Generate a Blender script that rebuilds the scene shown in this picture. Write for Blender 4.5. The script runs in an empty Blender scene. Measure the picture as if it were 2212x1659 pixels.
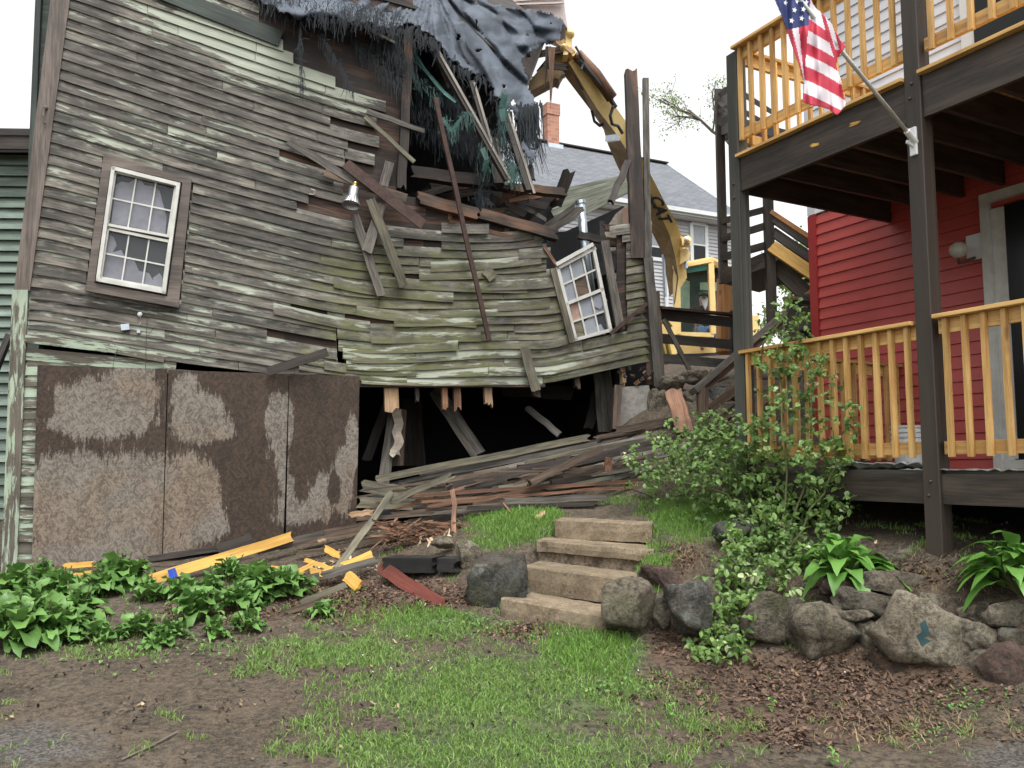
import bpy, bmesh, math, random
import numpy as np
from mathutils import Vector, Matrix, noise as mn
random.seed(7); RNG=np.random.default_rng(7)
sc=bpy.context.scene; C=sc.collection
R=math.radians
# ---------------- camera ----------------
PITCH=R(5.66); EYE=1.5; F=1840.0
cd=bpy.data.cameras.new('camera'); cam=bpy.data.objects.new('camera',cd); C.objects.link(cam); sc.camera=cam
cam.location=(0,0,EYE); cam.rotation_euler=(math.pi/2+PITCH,0,0)
cd.sensor_width=36; cd.lens=36*F/2212; cd.clip_start=.05; cd.clip_end=600
# ---------------- sky and light (bright overcast) ----------------
w=bpy.data.worlds.new('World'); sc.world=w; w.use_nodes=True
nt=w.node_tree; bg=nt.nodes['Background']
sky=nt.nodes.new('ShaderNodeTexSky'); sky.sky_type='NISHITA'; sky.sun_disc=False
SUN_EL,SUN_AZ=R(66),R(160)
sky.sun_elevation=SUN_EL; sky.sun_rotation=SUN_AZ; sky.air_density=1.0; sky.dust_density=4.0; sky.ozone_density=1.0
hs=nt.nodes.new('ShaderNodeHueSaturation'); hs.inputs['Saturation'].default_value=.05
nt.links.new(sky.outputs[0],hs.inputs['Color']); nt.links.new(hs.outputs[0],bg.inputs['Color'])
bg.inputs['Strength'].default_value=.15
sl=bpy.data.lights.new('sun','SUN'); sl.energy=.8; sl.angle=R(25); sl.color=(1,.97,.93)
so=bpy.data.objects.new('sun',sl); C.objects.link(so)
sd=Vector((math.sin(SUN_AZ)*math.cos(SUN_EL),math.cos(SUN_AZ)*math.cos(SUN_EL),math.sin(SUN_EL)))
so.rotation_euler=sd.to_track_quat('Z','Y').to_euler(); so.location=(0,-5,20)
sc.view_settings.view_transform='Standard'; sc.view_settings.look='None'; sc.view_settings.gamma=1
sc.view_settings.exposure=1.25
sc.cycles.max_bounces=6; sc.cycles.transparent_max_bounces=8
# ---------------- geometry helpers ----------------
cp,sp=math.cos(PITCH),math.sin(PITCH)
def ray(px,py):
    a=px-1106; b=829.5-py
    return Vector((a, F*cp-b*sp, F*sp+b*cp))
def P(px,py,Y):
    d=ray(px,py); return Vector((0,0,EYE))+d*(Y/d.y)
def proj(p):
    x,y,z=p[0],p[1],p[2]-EYE
    f=y*cp+z*sp; u=-y*sp+z*cp
    return 1106+F*x/f, 829.5-F*u/f
def onplane(px,py,o,n):
    d=ray(px,py); c=Vector((0,0,EYE)); return c+d*((o-c).dot(n)/d.dot(n))
def nz(x,y,z=0,s=1): return mn.noise(Vector((x*s,y*s,z*s)))
def lerp(a,b,t): return a+(b-a)*t
# house front plane
W0=P(20,1012,9.0); WD=Vector((.961,.276,0)).normalized(); WN=Vector((.276,-.961,0)).normalized()  # WN faces the camera
def W(px,py,off=0.0): return onplane(px,py,W0+WN*off,WN)
def wuv(p): q=p-W0; return (q.dot(WD),q.z)
# deck frame
DB=P(2022,1012,6.3); DB.z=0; Dd=Vector((-.468,.884,0)).normalized(); Dn=Vector((.884,.468,0)).normalized()
def DP(s,r,z): v=DB+Dd*s+Dn*r; return Vector((v.x,v.y,z))
# ---------------- terrain height ----------------
def lawn(y): return .107*(y-4.27)
cpt=[]
for x in (-9,-5,-2,0,2,4,8):
    for y in (-6,0,2,4): cpt.append((x,y,lawn(y) if x<3.5 else lawn(y)+.05))
for x in (-6,-4,-2,-1,0): cpt.append((x,6,lawn(6)))
for x in (-7,-5,-3.5,-2,-1): cpt.append((x,7.2,lawn(7.2)))
def cg(px,py,Y): p=P(px,py,Y); cpt.append((p.x,p.y,p.z))
for a in [(20,1235,8.9),(300,1222,9.2),(500,1205,9.3),(640,1185,9.3),(775,1135,9.7),(750,1240,8.3),(850,1310,7.25),(960,1318,7.0),
 (860,1250,7.9),(930,1205,8.1),(1000,1150,8.4),(1100,1110,8.6),(1250,1098,9.0),(1180,1160,7.9),(1040,1290,7.2),(1400,1092,8.8),
 (1450,1165,7.7),(1500,1120,8.0),(1560,1095,8.2),(1425,1230,7.1),(1080,1325,6.95),(1200,1345,6.8),(1310,1360,6.6),(1430,1362,6.5),
 (1540,1390,6.3),(1740,1412,6.0),(1900,1445,5.75),(2080,1465,5.5),(2212,1490,5.2),(2400,1520,5.0),
 (1540,1240,6.95),(1620,1180,7.2),(1760,1235,6.7),(1900,1222,6.45),(2010,1183,6.35),(2150,1235,6.0),(2250,1240,5.8),(2400,1260,5.7),
 (1180,1292,7.05),(1240,1236,7.5),(1290,1170,7.85),(1320,1128,8.1),
 (1490,960,9.8),(1420,850,11.2),(1500,840,11.4),(1590,810,12),(1330,940,10.6),(1440,1040,8.9),(1620,1000,8.9),(1700,900,10.5),
 (1500,785,15),(1500,770,17.5)]: cg(*a)
cpt+= [(4,6.8,.95),(4.5,8.5,1.0),(6,5,.9),(9,6,.9),(-1.6,11.2,.75),(0,12,.85),(1,12.2,1.3),(-3,11.5,.7),(-7,11,.6),(-12,14,.6),(-20,30,1),
 (0,20,3.4),(8,14,3),(12,24,4.3),(0,34,4.6),(15,40,5),(-10,40,3),(40,40,5),(-50,50,2),(50,-20,.3),(-50,-20,0),(-30,0,0),(30,5,1),(0,90,6),(-80,90,5),(80,90,6)]
CP=np.array(cpt,float)
_D=np.sqrt(((CP[:,None,:2]-CP[None,:,:2])**2).sum(-1)+.02)
_A=np.zeros((len(CP)+3,)*2); n_=len(CP)
_A[:n_,:n_]=_D-np.eye(n_)*.01; _A[:n_,n_]=1; _A[:n_,n_+1:]=CP[:,:2]; _A[n_,:n_]=1; _A[n_+1:,:n_]=CP[:,:2].T
_W=np.linalg.solve(_A,np.r_[CP[:,2],0,0,0])
_sa=P(1205,1335,6.75); _sb=P(1310,1128,8.25)
def H(x,y):
    x=np.asarray(x,float); y=np.asarray(y,float); sh=x.shape; x=x.ravel(); y=y.ravel()
    out=np.empty(len(x))
    for i in range(0,len(x),20000):
        xx=x[i:i+20000]; yy=y[i:i+20000]
        d=np.sqrt((xx[:,None]-CP[None,:,0])**2+(yy[:,None]-CP[None,:,1])**2+.02)
        out[i:i+20000]=d@_W[:n_]+_W[n_]+_W[n_+1]*xx+_W[n_+2]*yy
    ab=np.array([_sb.x-_sa.x,_sb.y-_sa.y]); L2_=ab@ab; t=((x-_sa.x)*ab[0]+(y-_sa.y)*ab[1])/L2_
    dd=np.abs((x-_sa.x)*ab[1]-(y-_sa.y)*ab[0])/L2_**.5
    out=out-.17*np.clip((.52-dd)/.12,0,1)*np.clip(t/.05,0,1)*np.clip((1.04-t)/.05,0,1)
    return out.reshape(sh)
def h1(x,y):
    return float(H(np.array([x]),np.array([y]))[0])
def G(px,py,y0=2.5,y1=30):
    d=ray(px,py); ys=np.linspace(y0,y1,500); t=ys/d.y
    g=H(d.x*t,ys); z=EYE+d.z*t
    k=np.where(z<g)[0]
    i=k[0] if len(k) else 499
    return Vector((d.x*t[i],ys[i],g[i]))
# ---------------- mesh builder ----------------
class MB:
    def __init__(s,vert=False): s.vert=vert; s.v=[]; s.f=[]; s.uv=[]; s.r=[]; s.m=[]; s.reg={}; s.smooth=False
    def face(s,pts,uv=None,r=.5,m=0):
        i=len(s.v); s.v+= [tuple(p) for p in pts]; s.f.append(tuple(range(i,i+len(pts))))
        s.uv+= uv if uv else [((p[2],p[0]) if s.vert else (p[0],p[2])) for p in pts]; s.r.append(r); s.m.append(m)
    def idx(s,f,uv,r=.5,m=0): s.f.append(f); s.uv+=uv; s.r.append(r); s.m.append(m)
    def grid(s,TOP,BOT,uvs,r=.5,m=0,reg=None):
        """TOP/BOT: rows of points [i][j]; closed slab between them"""
        ni=len(TOP); nj=len(TOP[0]); b=len(s.v)
        for a in TOP: s.v+= [tuple(p) for p in a]
        for a in BOT: s.v+= [tuple(p) for p in a]
        if reg is not None:
            for i in range(ni):
                for j in range(nj):
                    s.reg[b+i*nj+j]=reg[i][j]; s.reg[b+ni*nj+i*nj+j]=reg[i][j]
        T=lambda i,j:b+i*nj+j; B=lambda i,j:b+ni*nj+i*nj+j; U=lambda i,j:uvs[i][j]
        for i in range(ni-1):
            for j in range(nj-1):
                s.idx((T(i,j),T(i+1,j),T(i+1,j+1),T(i,j+1)),[U(i,j),U(i+1,j),U(i+1,j+1),U(i,j+1)],r,m)
                s.idx((B(i,j),B(i,j+1),B(i+1,j+1),B(i+1,j)),[U(i,j),U(i,j+1),U(i+1,j+1),U(i+1,j)],r,m)
        e=.02
        for i in range(ni-1):
            for j,fl in ((0,1),(nj-1,0)):
                q=(T(i,j),B(i,j),B(i+1,j),T(i+1,j)); u0,u1=U(i,j),U(i+1,j)
                uu=[u0,(u0[0],u0[1]+e),(u1[0],u1[1]+e),u1]
                if not fl: q=q[::-1]; uu=uu[::-1]
                s.idx(q,uu,r,m)
        for j in range(nj-1):
            for i,fl in ((0,0),(ni-1,1)):
                q=(T(i,j),B(i,j),B(i,j+1),T(i,j+1)); u0,u1=U(i,j),U(i,j+1)
                uu=[u0,(u0[0]+e,u0[1]),(u1[0]+e,u1[1]),u1]
                if not fl: q=q[::-1]; uu=uu[::-1]
                s.idx(q,uu,r,m)
    def beam(s,p0,p1,wd,w,t,nseg=1,nw=1,rag0=0,rag1=0,bend=0,wob=0,r=None,m=0,w1=None,mid=True):
        """board from p0 to p1, width w along wd, thickness t"""
        p0=Vector(p0);p1=Vector(p1); u=(p1-p0); L=u.length; u.normalize(); wd=Vector(wd); wd=(wd-u*wd.dot(u)).normalized(); n=u.cross(wd).normalized()
        if r is None: r=random.random()
        if w1 is None: w1=w
        o=random.random()*20
        TOP=[];BOT=[];UV=[]
        j0=[random.random()*rag0 for _ in range(nw+1)]; j1=[random.random()*rag1 for _ in range(nw+1)]
        for i in range(nseg+1):
            f=i/nseg; a=[];b_=[];c=[]
            for j in range(nw+1):
                g=j/nw; l=f*L
                if i==0: l+=j0[j]
                if i==nseg: l-=j1[j]
                ww=lerp(w,w1,f)
                q=p0+u*l+wd*((g-.5)*ww)+n*(bend*4*f*(1-f))
                if wob: q+=wd*(nz(o,f*4)*wob)+n*(nz(o+9,f*4)*wob)
                a.append(q+n*(t/2 if mid else t)); b_.append(q-n*(t/2 if mid else 0)); c.append((l+o,g*ww+o*.37))
            TOP.append(a);BOT.append(b_);UV.append(c)
        s.grid(TOP,BOT,UV,r,m)
    def box(s,c,ax,ay,az,hx,hy,hz,r=.5,m=0):
        c=Vector(c);ax=Vector(ax).normalized();ay=Vector(ay).normalized();az=Vector(az).normalized()
        s.beam(c-ax*hx,c+ax*hx,ay,2*hy,2*hz,r=r,m=m)
    def prism(s,poly,off,r=.5,m=0,side_m=None):
        """polygon (world pts) extruded by vector off"""
        off=Vector(off); a=[Vector(p) for p in poly]; b=[p+off for p in a]
        s.face(a,r=r,m=m); s.face(b[::-1],r=r,m=m)
        for i in range(len(a)):
            k=(i+1)%len(a); s.face([a[i],b[i],b[k],a[k]],r=r,m=m if side_m is None else side_m)
    def tube(s,pts,rad,n=8,r=.5,m=0,cap=True):
        pts=[Vector(p) for p in pts]; rings=[]; b=len(s.v); up=Vector((0,0,1)); L=0
        for i,p in enumerate(pts):
            d=(pts[min(i+1,len(pts)-1)]-pts[max(i-1,0)]); d.normalize()
            x=d.cross(up)
            if x.length<.05: x=d.cross(Vector((1,0,0)))
            x.normalize(); y=x.cross(d).normalized(); rr=rad[i] if isinstance(rad,(list,tuple)) else rad
            for k in range(n):
                a=2*math.pi*k/n; s.v.append(tuple(p+x*math.cos(a)*rr+y*math.sin(a)*rr))
        for i in range(len(pts)-1):
            l1=(pts[i+1]-pts[i]).length
            for k in range(n):
                k2=(k+1)%n
                s.idx((b+i*n+k,b+i*n+k2,b+(i+1)*n+k2,b+(i+1)*n+k),[(L,k/n*.1),(L,(k+1)/n*.1),(L+l1,(k+1)/n*.1),(L+l1,k/n*.1)],r,m)
            L+=l1
        if cap:
            s.idx(tuple(b+k for k in range(n))[::-1],[(0,0)]*n,r,m); e=b+(len(pts)-1)*n
            s.idx(tuple(e+k for k in range(n)),[(0,0)]*n,r,m)
    def sphere(s,c,rx,ry=None,rz=None,nu=14,nv=9,r=.5,m=0,z0=-1,z1=1):
        ry=ry or rx; rz=rz or rx; b=len(s.v); c=Vector(c)
        a0,a1=math.asin(z0),math.asin(z1)
        for i in range(nv+1):
            a=a0+(a1-a0)*i/nv
            for k in range(nu):
                t=2*math.pi*k/nu; s.v.append((c.x+rx*math.cos(a)*math.cos(t),c.y+ry*math.cos(a)*math.sin(t),c.z+rz*math.sin(a)))
        for i in range(nv):
            for k in range(nu):
                k2=(k+1)%nu; s.idx((b+i*nu+k,b+i*nu+k2,b+(i+1)*nu+k2,b+(i+1)*nu+k),[(0,0)]*4,r,m)
ORG={}
def obj(name,mb,mats,parent=None,smooth=False,bevel=0,solid=0):
    if not isinstance(mats,(list,tuple)): mats=[mats]
    me=bpy.data.meshes.new(name)
    v=np.array(mb.v,float)
    if parent is None:
        lo=v.min(0);hi=v.max(0); org=Vector(((lo[0]+hi[0])/2,(lo[1]+hi[1])/2,lo[2]))
    else: org=ORG[parent.name]
    v=v-np.array(org)
    me.from_pydata([tuple(p) for p in v],[],mb.f)
    for m in mats: me.materials.append(m)
    uvl=me.uv_layers.new(name='UVMap'); uvl.data.foreach_set('uv',np.array(mb.uv,'f').ravel())
    at=me.attributes.new('rnd','FLOAT','FACE'); at.data.foreach_set('value',np.array(mb.r,'f'))
    me.polygons.foreach_set('material_index',np.array(mb.m,'i'))
    if mb.reg:
        a=np.zeros((len(v),4),'f')
        for k,c in mb.reg.items(): a[k,:len(c)]=c
        ra=me.attributes.new('reg','FLOAT_COLOR','POINT'); ra.data.foreach_set('color',a.ravel())
    if smooth: me.polygons.foreach_set('use_smooth',[True]*len(me.polygons))
    me.update()
    o=bpy.data.objects.new(name,me); C.objects.link(o)
    ORG[o.name]=org
    if parent is None: o.location=org
    else: o.parent=parent
    if solid: md=o.modifiers.new('solid','SOLIDIFY'); md.thickness=solid; md.offset=0
    if bevel: md=o.modifiers.new('bevel','BEVEL'); md.width=bevel; md.segments=1; md.limit_method='ANGLE'
    return o
def tag(o,label,cat,group=None,kind=None):
    if label: o['label']=label
    if cat: o['category']=cat
    if group: o['group']=group
    if kind: o['kind']=kind
    return o
def thing(name,label,cat,loc=(0,0,0),group=None):
    o=bpy.data.objects.new(name,None); C.objects.link(o); o.location=loc; o.empty_display_size=.2; ORG[o.name]=Vector(loc)
    return tag(o,label,cat,group)
# ---------------- materials ----------------
class NT:
    def __init__(s,name):
        s.m=bpy.data.materials.new(name); s.m.use_nodes=True; s.t=s.m.node_tree; s.b=s.t.nodes['Principled BSDF']
    def n(s,ty,**k):
        nd=s.t.nodes.new('ShaderNode'+ty)
        for a,v in k.items():
            if a.startswith('_'): setattr(nd,a[1:],v)
        for a,v in k.items():
            if a.startswith('_'): continue
            key=int(a[1:]) if a[0]=='i' and a[1:].isdigit() else a.replace('_',' ')
            s.set(nd.inputs[key],v)
        return nd
    def set(s,inp,v):
        if hasattr(v,'is_output'): s.t.links.new(v,inp)
        elif hasattr(v,'outputs'): s.t.links.new(v.outputs[0],inp)
        else: inp.default_value=v
    def attr(s,name): return s.n('Attribute',_attribute_name=name)
    def math(s,op,a,b=0.0,c=None,clamp=False):
        nd=s.n('Math',_operation=op,_use_clamp=clamp,i0=a,i1=b)
        if c is not None: s.set(nd.inputs[2],c)
        return nd.outputs[0]
    def mix(s,f,a,b,mode='MIX'):
        nd=s.n('Mix',_data_type='RGBA',_blend_type=mode); s.set(nd.inputs[0],f)
        s.set(nd.inputs[6],col(a)); s.set(nd.inputs[7],col(b)); return nd.outputs[2]
    def noise(s,vec,scale,detail=4,rough=.55,dist=0): 
        return s.n('TexNoise',Vector=vec,Scale=scale,Detail=detail,Roughness=rough,Distortion=dist).outputs['Fac']
    def smooth(s,v,a,b): return s.n('MapRange',_interpolation_type='SMOOTHSTEP',Value=v,From_Min=a,From_Max=b).outputs[0]
    def vmul(s,vec,v): return s.n('VectorMath',_operation='MULTIPLY',i0=vec,i1=v).outputs[0]
    def vadd(s,vec,v): return s.n('VectorMath',_operation='ADD',i0=vec,i1=v).outputs[0]
    def bump(s,h,st=.3,d=.01): s.set(s.b.inputs['Normal'],s.n('Bump',Height=h,Strength=st,Distance=d))
def col(c):
    if isinstance(c,tuple) and len(c)==3: return (*c,1)
    return c
def simple(name,c,rough=.7,metal=0,nscale=6,amp=.25,bump=.15,emit=None):
    t=NT(name); tc=t.n('TexCoord').outputs['Object']; f=t.noise(tc,nscale,6,.65); f2=t.noise(tc,nscale*.2,3)
    g=t.math('ADD',t.math('MULTIPLY',f,.6),t.math('MULTIPLY',f2,.4))
    lo=tuple(x*(1-amp) for x in c); hi=tuple(min(1,x*(1+amp)) for x in c)
    t.set(t.b.inputs['Base Color'],t.mix(t.smooth(g,.3,.7),lo,hi)); t.b.inputs['Roughness'].default_value=rough; t.b.inputs['Metallic'].default_value=metal
    if bump: t.bump(f,bump,.005)
    return t.m
def wood(name,dark,light,topb=0,paint=None,pamt=0,moss=0,stain=.3,rough=.75,gs=1.0,red=None,var=.35,warm=None,mossc=(.085,.095,.018),knots=0):
    t=NT(name); uv=t.n('UVMap').outputs[0]; rn=t.attr('rnd').outputs['Fac']
    off=t.n('CombineXYZ',X=t.math('MULTIPLY',rn,37.),Y=t.math('MULTIPLY',rn,13.7),Z=0.).outputs[0]
    v=t.vadd(uv,off)
    grain=t.noise(t.vmul(v,(2.5*gs,55*gs,1)),1,7,.7,.3)
    mid=t.noise(t.vmul(v,(1.4,9,1)),1,6,.6)
    big=t.noise(t.vmul(v,(.7,2.5,1)),1,4,.55)
    g=t.math('ADD',t.math('MULTIPLY',grain,.5),t.math('MULTIPLY',mid,.5))
    c=t.mix(t.smooth(g,.39,.61),dark,light)
    if warm: c=t.mix(t.math('MULTIPLY',t.smooth(big,.5,.7),.7),c,warm)
    vv=t.math('ADD',t.math('MULTIPLY',rn,var*2),1-var)
    c=t.mix(1.,c,t.n('CombineColor',Red=vv,Green=vv,Blue=vv).outputs[0],'MULTIPLY')
    c=t.mix(t.math('MULTIPLY',t.smooth(big,.62,.42),stain),c,tuple(x*.45 for x in dark))
    reg=t.n('SeparateColor',Color=t.attr('reg').outputs['Color'])
    if moss is not None:
        mo=t.noise(t.vmul(v,(2.4,12,1)),1,7,.72)
        th=t.math('ADD',t.math('ADD',mo,t.math('MULTIPLY',reg.outputs[1],.34)),moss-.5+.1)
        c=t.mix(t.math('MULTIPLY',t.smooth(th,.34,.58),.68),c,mossc)
    # fine dark checks and cracks along the grain
    ck=t.noise(t.vmul(v,(1.6*gs,95*gs,1)),1,4,.8,.2); c=t.mix(t.math('MULTIPLY',t.smooth(ck,.60,.70),.6),c,tuple(x*.4 for x in dark))
    at_=t.attr('reg'); pos=at_.outputs['Alpha']
    if topb:
        st2=t.noise(t.vmul(v,(5,14,1)),1,6,.7)
        c=t.mix(t.math('MULTIPLY',t.smooth(t.math('ADD',t.math('MULTIPLY',t.math('SUBTRACT',.62,pos),.30),st2),.48,.78),.55),c,(.27,.255,.225))
        c=t.mix(t.math('MULTIPLY',t.smooth(t.noise(t.vmul(v,(2.1,4,1)),1,6,.65),.52,.64),.62),c,(.030,.027,.024))
    if paint:
        pn=t.noise(t.vmul(v,(3.2,30,1)),1,9,.72,.4); pb=t.noise(t.vmul(v,(1.3,5,1)),1,3,.5)
        th=t.math('ADD',t.math('ADD',t.math('MULTIPLY',pn,.55),t.math('MULTIPLY',pb,.45)),t.math('ADD',t.math('ADD',t.math('MULTIPLY',reg.outputs[0],.26),t.math('MULTIPLY',t.math('SUBTRACT',.5,pos),topb)),pamt-.5))
        pf=t.smooth(th,.235,.275); pc=t.mix(t.smooth(mid,.3,.7),tuple(x*.7 for x in paint),paint)
        c=t.mix(pf,c,pc)
    c=t.mix(t.math('MULTIPLY',reg.outputs[2],.8),c,(.012,.011,.010))
    if knots:
        vo=t.n('TexVoronoi',Vector=t.vmul(v,(2.2,9,1)),Scale=1.).outputs['Distance']
        c=t.mix(t.math('MULTIPLY',t.smooth(vo,.16,.06),knots),c,tuple(x*.25 for x in dark))
    t.set(t.b.inputs['Base Color'],c); t.b.inputs['Roughness'].default_value=rough
    t.bump(t.math('ADD',grain,mid),.35,.004)
    return t.m
M={}
M['siding']=wood('weathered_siding',(.020,.018,.014),(.185,.164,.132),topb=.16,paint=(.34,.37,.29),pamt=.175,moss=-.02,stain=.5,var=.25,mossc=(.095,.105,.022))
M['trim']=wood('weathered_trim',(.065,.052,.043),(.165,.135,.115),paint=(.33,.34,.27),pamt=.03,moss=-.05,var=.1)
M['greenpaint']=wood('pale_green_paint',(.07,.06,.045),(.14,.12,.09),paint=(.33,.40,.30),pamt=.25,moss=-.22,stain=.35,var=.12)
M['eavegreen']=wood('dark_green_eave',(.026,.034,.030),(.062,.082,.066),moss=-.3,stain=.5,var=.1)
M['sheath']=wood('red_brown_sheathing',(.020,.013,.010),(.125,.066,.041),moss=-.22,stain=.9,var=.45)
M['palegrey']=wood('pale_weathered_board',(.10,.092,.078),(.30,.275,.235),paint=(.48,.48,.42),pamt=.12,moss=-.2,var=.25)
M['greywood']=wood('grey_board',(.036,.032,.027),(.175,.157,.13),paint=(.42,.44,.36),pamt=.05,moss=-.15,var=.3)
M['mosswood']=wood('mossy_board',(.055,.050,.034),(.20,.18,.12),paint=(.45,.46,.36),pamt=-.07,moss=.08,var=.25)
M['darkwood']=wood('dark_wet_board',(.014,.011,.009),(.060,.048,.040),moss=-.25,var=.3)
M['brownwood']=wood('brown_board',(.036,.024,.016),(.165,.112,.075),moss=-.3,var=.3)
M['redwood']=wood('orange_split_wood',(.07,.034,.020),(.28,.145,.082),moss=-.35,var=.3)
M['rotwood']=wood('rotten_timber',(.013,.010,.008),(.100,.066,.047),moss=-.3,var=.15,warm=(.25,.12,.06),stain=.7)
M['palewood']=wood('pale_split_wood',(.22,.13,.07),(.52,.36,.21),moss=-.4,var=.25)
M['yellow']=wood('yellow_new_board',(.50,.27,.05),(.78,.47,.11),moss=-.4,var=.15,stain=.1,gs=.7,rough=.55)
M['deckyellow']=wood('honey_treated_lumber',(.42,.225,.065),(.70,.445,.165),moss=-.4,var=.16,stain=.12,gs=.7,rough=.6,knots=.5)
M['deckdark']=wood('dark_stained_lumber',(.020,.015,.010),(.074,.055,.041),moss=-.2,var=.15,rough=.6,mossc=(.06,.065,.04))
M['deckgrey']=wood('grey_green_lumber',(.032,.033,.028),(.11,.108,.092),moss=-.02,var=.15,mossc=(.09,.10,.07))
M['orange']=wood('orange_new_timber',(.36,.15,.05),(.60,.30,.12),moss=-.4,var=.1,stain=.1,gs=.6,knots=.7)
M['paleroof']=wood('pale_green_grey_planks',(.09,.10,.075),(.26,.28,.21),moss=-.05,var=.2)
M['redpaint']=wood('rust_red_board',(.10,.022,.015),(.20,.05,.032),moss=-.4,var=.1)
M['slate']=simple('slate_board',(.05,.055,.058),.7)
M['plaster']=simple('stained_plaster',(.42,.36,.29),.9,amp=.45,nscale=9,bump=.4)
M['pinkplaster']=simple('faded_pink_wall',(.55,.36,.29),.9,amp=.2)
M['concrete']=simple('rough_concrete',(.21,.20,.18),.95,amp=.4,nscale=18,bump=.8)
M['stepc']=None
M['aggr']=simple('exposed_aggregate',(.15,.115,.08),.95,amp=.8,nscale=30,bump=1)
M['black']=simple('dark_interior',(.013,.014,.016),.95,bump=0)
M['white']=simple('white_vinyl',(.62,.64,.64),.5,amp=.06,bump=0)
M['whitedirty']=simple('dirty_white_frame',(.50,.50,.46),.6,amp=.2)
M['galv']=simple('galvanised_metal',(.45,.50,.55),.35,.8,nscale=12,amp=.15)
M['alum']=simple('aluminium',(.42,.43,.45),.3,.9,amp=.2)
M['brass']=simple('brass',(.5,.38,.12),.35,.9)
M['rust']=simple('rusty_pipe',(.050,.026,.020),.8,amp=.5,nscale=20)
M['shadebrown']=simple('shade_brown_machine_paint',(.27,.185,.09),.7,amp=.5,nscale=3,bump=.05)  # yellow paint browned to shade the boom underside; also the brown stick
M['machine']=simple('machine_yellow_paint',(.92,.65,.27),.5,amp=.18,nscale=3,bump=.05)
M['machinedark']=simple('machine_dark_grey',(.03,.03,.032),.6)
M['hose']=simple('black_hose',(.05,.05,.05),.5)
M['green']=simple('green_tinted',(.03,.12,.09),.3)
M['roofgrey']=None
M['brick']=None
def glassmat(name,c,alpha,rough=.05):
    t=NT(name); t.b.inputs['Base Color'].default_value=col(c); t.b.inputs['Roughness'].default_value=rough; t.b.inputs['Alpha'].default_value=alpha
    t.b.inputs['Specular IOR Level'].default_value=.8; return t.m
M['glass']=glassmat('window_glass',(.10,.11,.12),.35)
M['cabglass']=glassmat('cab_glass',(.06,.16,.13),.06)
M['darkglass']=glassmat('dark_glass',(.010,.011,.011),1,.22)
M['darkglass'].node_tree.nodes['Principled BSDF'].inputs['Specular IOR Level'].default_value=.25
M['frost']=simple('dusty_glass_pane',(.24,.26,.29),.35,amp=.2,nscale=3,bump=0)
M['pinkpane']=simple('stained_pink_pane',(.38,.26,.20),.6,amp=.4,nscale=8)
M['skyreflect']=simple('painted_sky_reflection',(.30,.30,.35),.4,amp=.35,nscale=5,bump=.5)  # pale tone of the sky reflected in the left window
def brickmat():
    t=NT('red_brick'); tc=t.n('TexCoord').outputs['Object']
    s=t.n('SeparateXYZ',Vector=tc); v=t.n('CombineXYZ',X=t.math('ADD',s.outputs[0],s.outputs[1]),Y=s.outputs[2],Z=0.)
    b=t.n('TexBrick',Vector=v.outputs[0],Scale=1.,Brick_Width=.36,Row_Height=.13,Mortar_Size=.012,Color1=(.30,.125,.08,1),Color2=(.42,.20,.13,1),Mortar=(.34,.25,.2,1))
    t.set(t.b.inputs['Base Color'],b.outputs['Color']); t.b.inputs['Roughness'].default_value=.9; t.bump(b.outputs['Fac'],.4,.01); return t.m
M['brick']=brickmat()
def shingle(name,c1,c2):
    t=NT(name); uv=t.n('UVMap').outputs[0]
    b=t.n('TexBrick',Vector=uv,Scale=1.,Brick_Width=.34,Row_Height=.17,Mortar_Size=.010,Mortar_Smooth=.3,Color1=(*c1,1),Color2=(*c2,1),Mortar=(c1[0]*.45,c1[1]*.45,c1[2]*.45,1))
    f=t.noise(uv,9,5,.6); t.set(t.b.inputs['Base Color'],t.mix(1.,b.outputs['Color'],t.mix(f,(.7,.7,.7),(1.3,1.3,1.3)),'MULTIPLY')); t.b.inputs['Roughness'].default_value=.9
    t.bump(b.outputs['Fac'],.3,.01); return t.m
M['shingle']=shingle('grey_shingles',(.105,.115,.13),(.15,.16,.175))
def vinyl(name,c,var=.06,rough=.4):
    t=NT(name); tc=t.n('TexCoord').outputs['Object']; f=t.noise(t.vmul(tc,(1,1,.4)),2.5,5,.6); f2=t.noise(tc,.7,3)
    g=t.math('ADD',t.math('MULTIPLY',f,.5),t.math('MULTIPLY',f2,.5))
    t.set(t.b.inputs['Base Color'],t.mix(t.smooth(g,.3,.7),tuple(x*(1-var) for x in c),tuple(min(1,x*(1+var)) for x in c))); t.b.inputs['Roughness'].default_value=rough
    t.bump(t.noise(t.vmul(tc,(1,1,8)),3,4),.12,.01); return t.m
M['redsiding']=vinyl('red_vinyl_siding',(.45,.082,.072),.10,.33)
M['redtrim']=vinyl('red_corner_trim',(.32,.036,.034),.06,.35)
M['greysiding']=vinyl('grey_vinyl_siding',(.40,.40,.41),.05,.5)
M['whitesiding']=vinyl('white_vinyl_siding',(.62,.64,.68),.04,.5)
M['neighbour']=wood('faded_green_clapboard',(.14,.19,.155),(.27,.34,.28),moss=-.1,stain=.5,var=.2)
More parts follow.
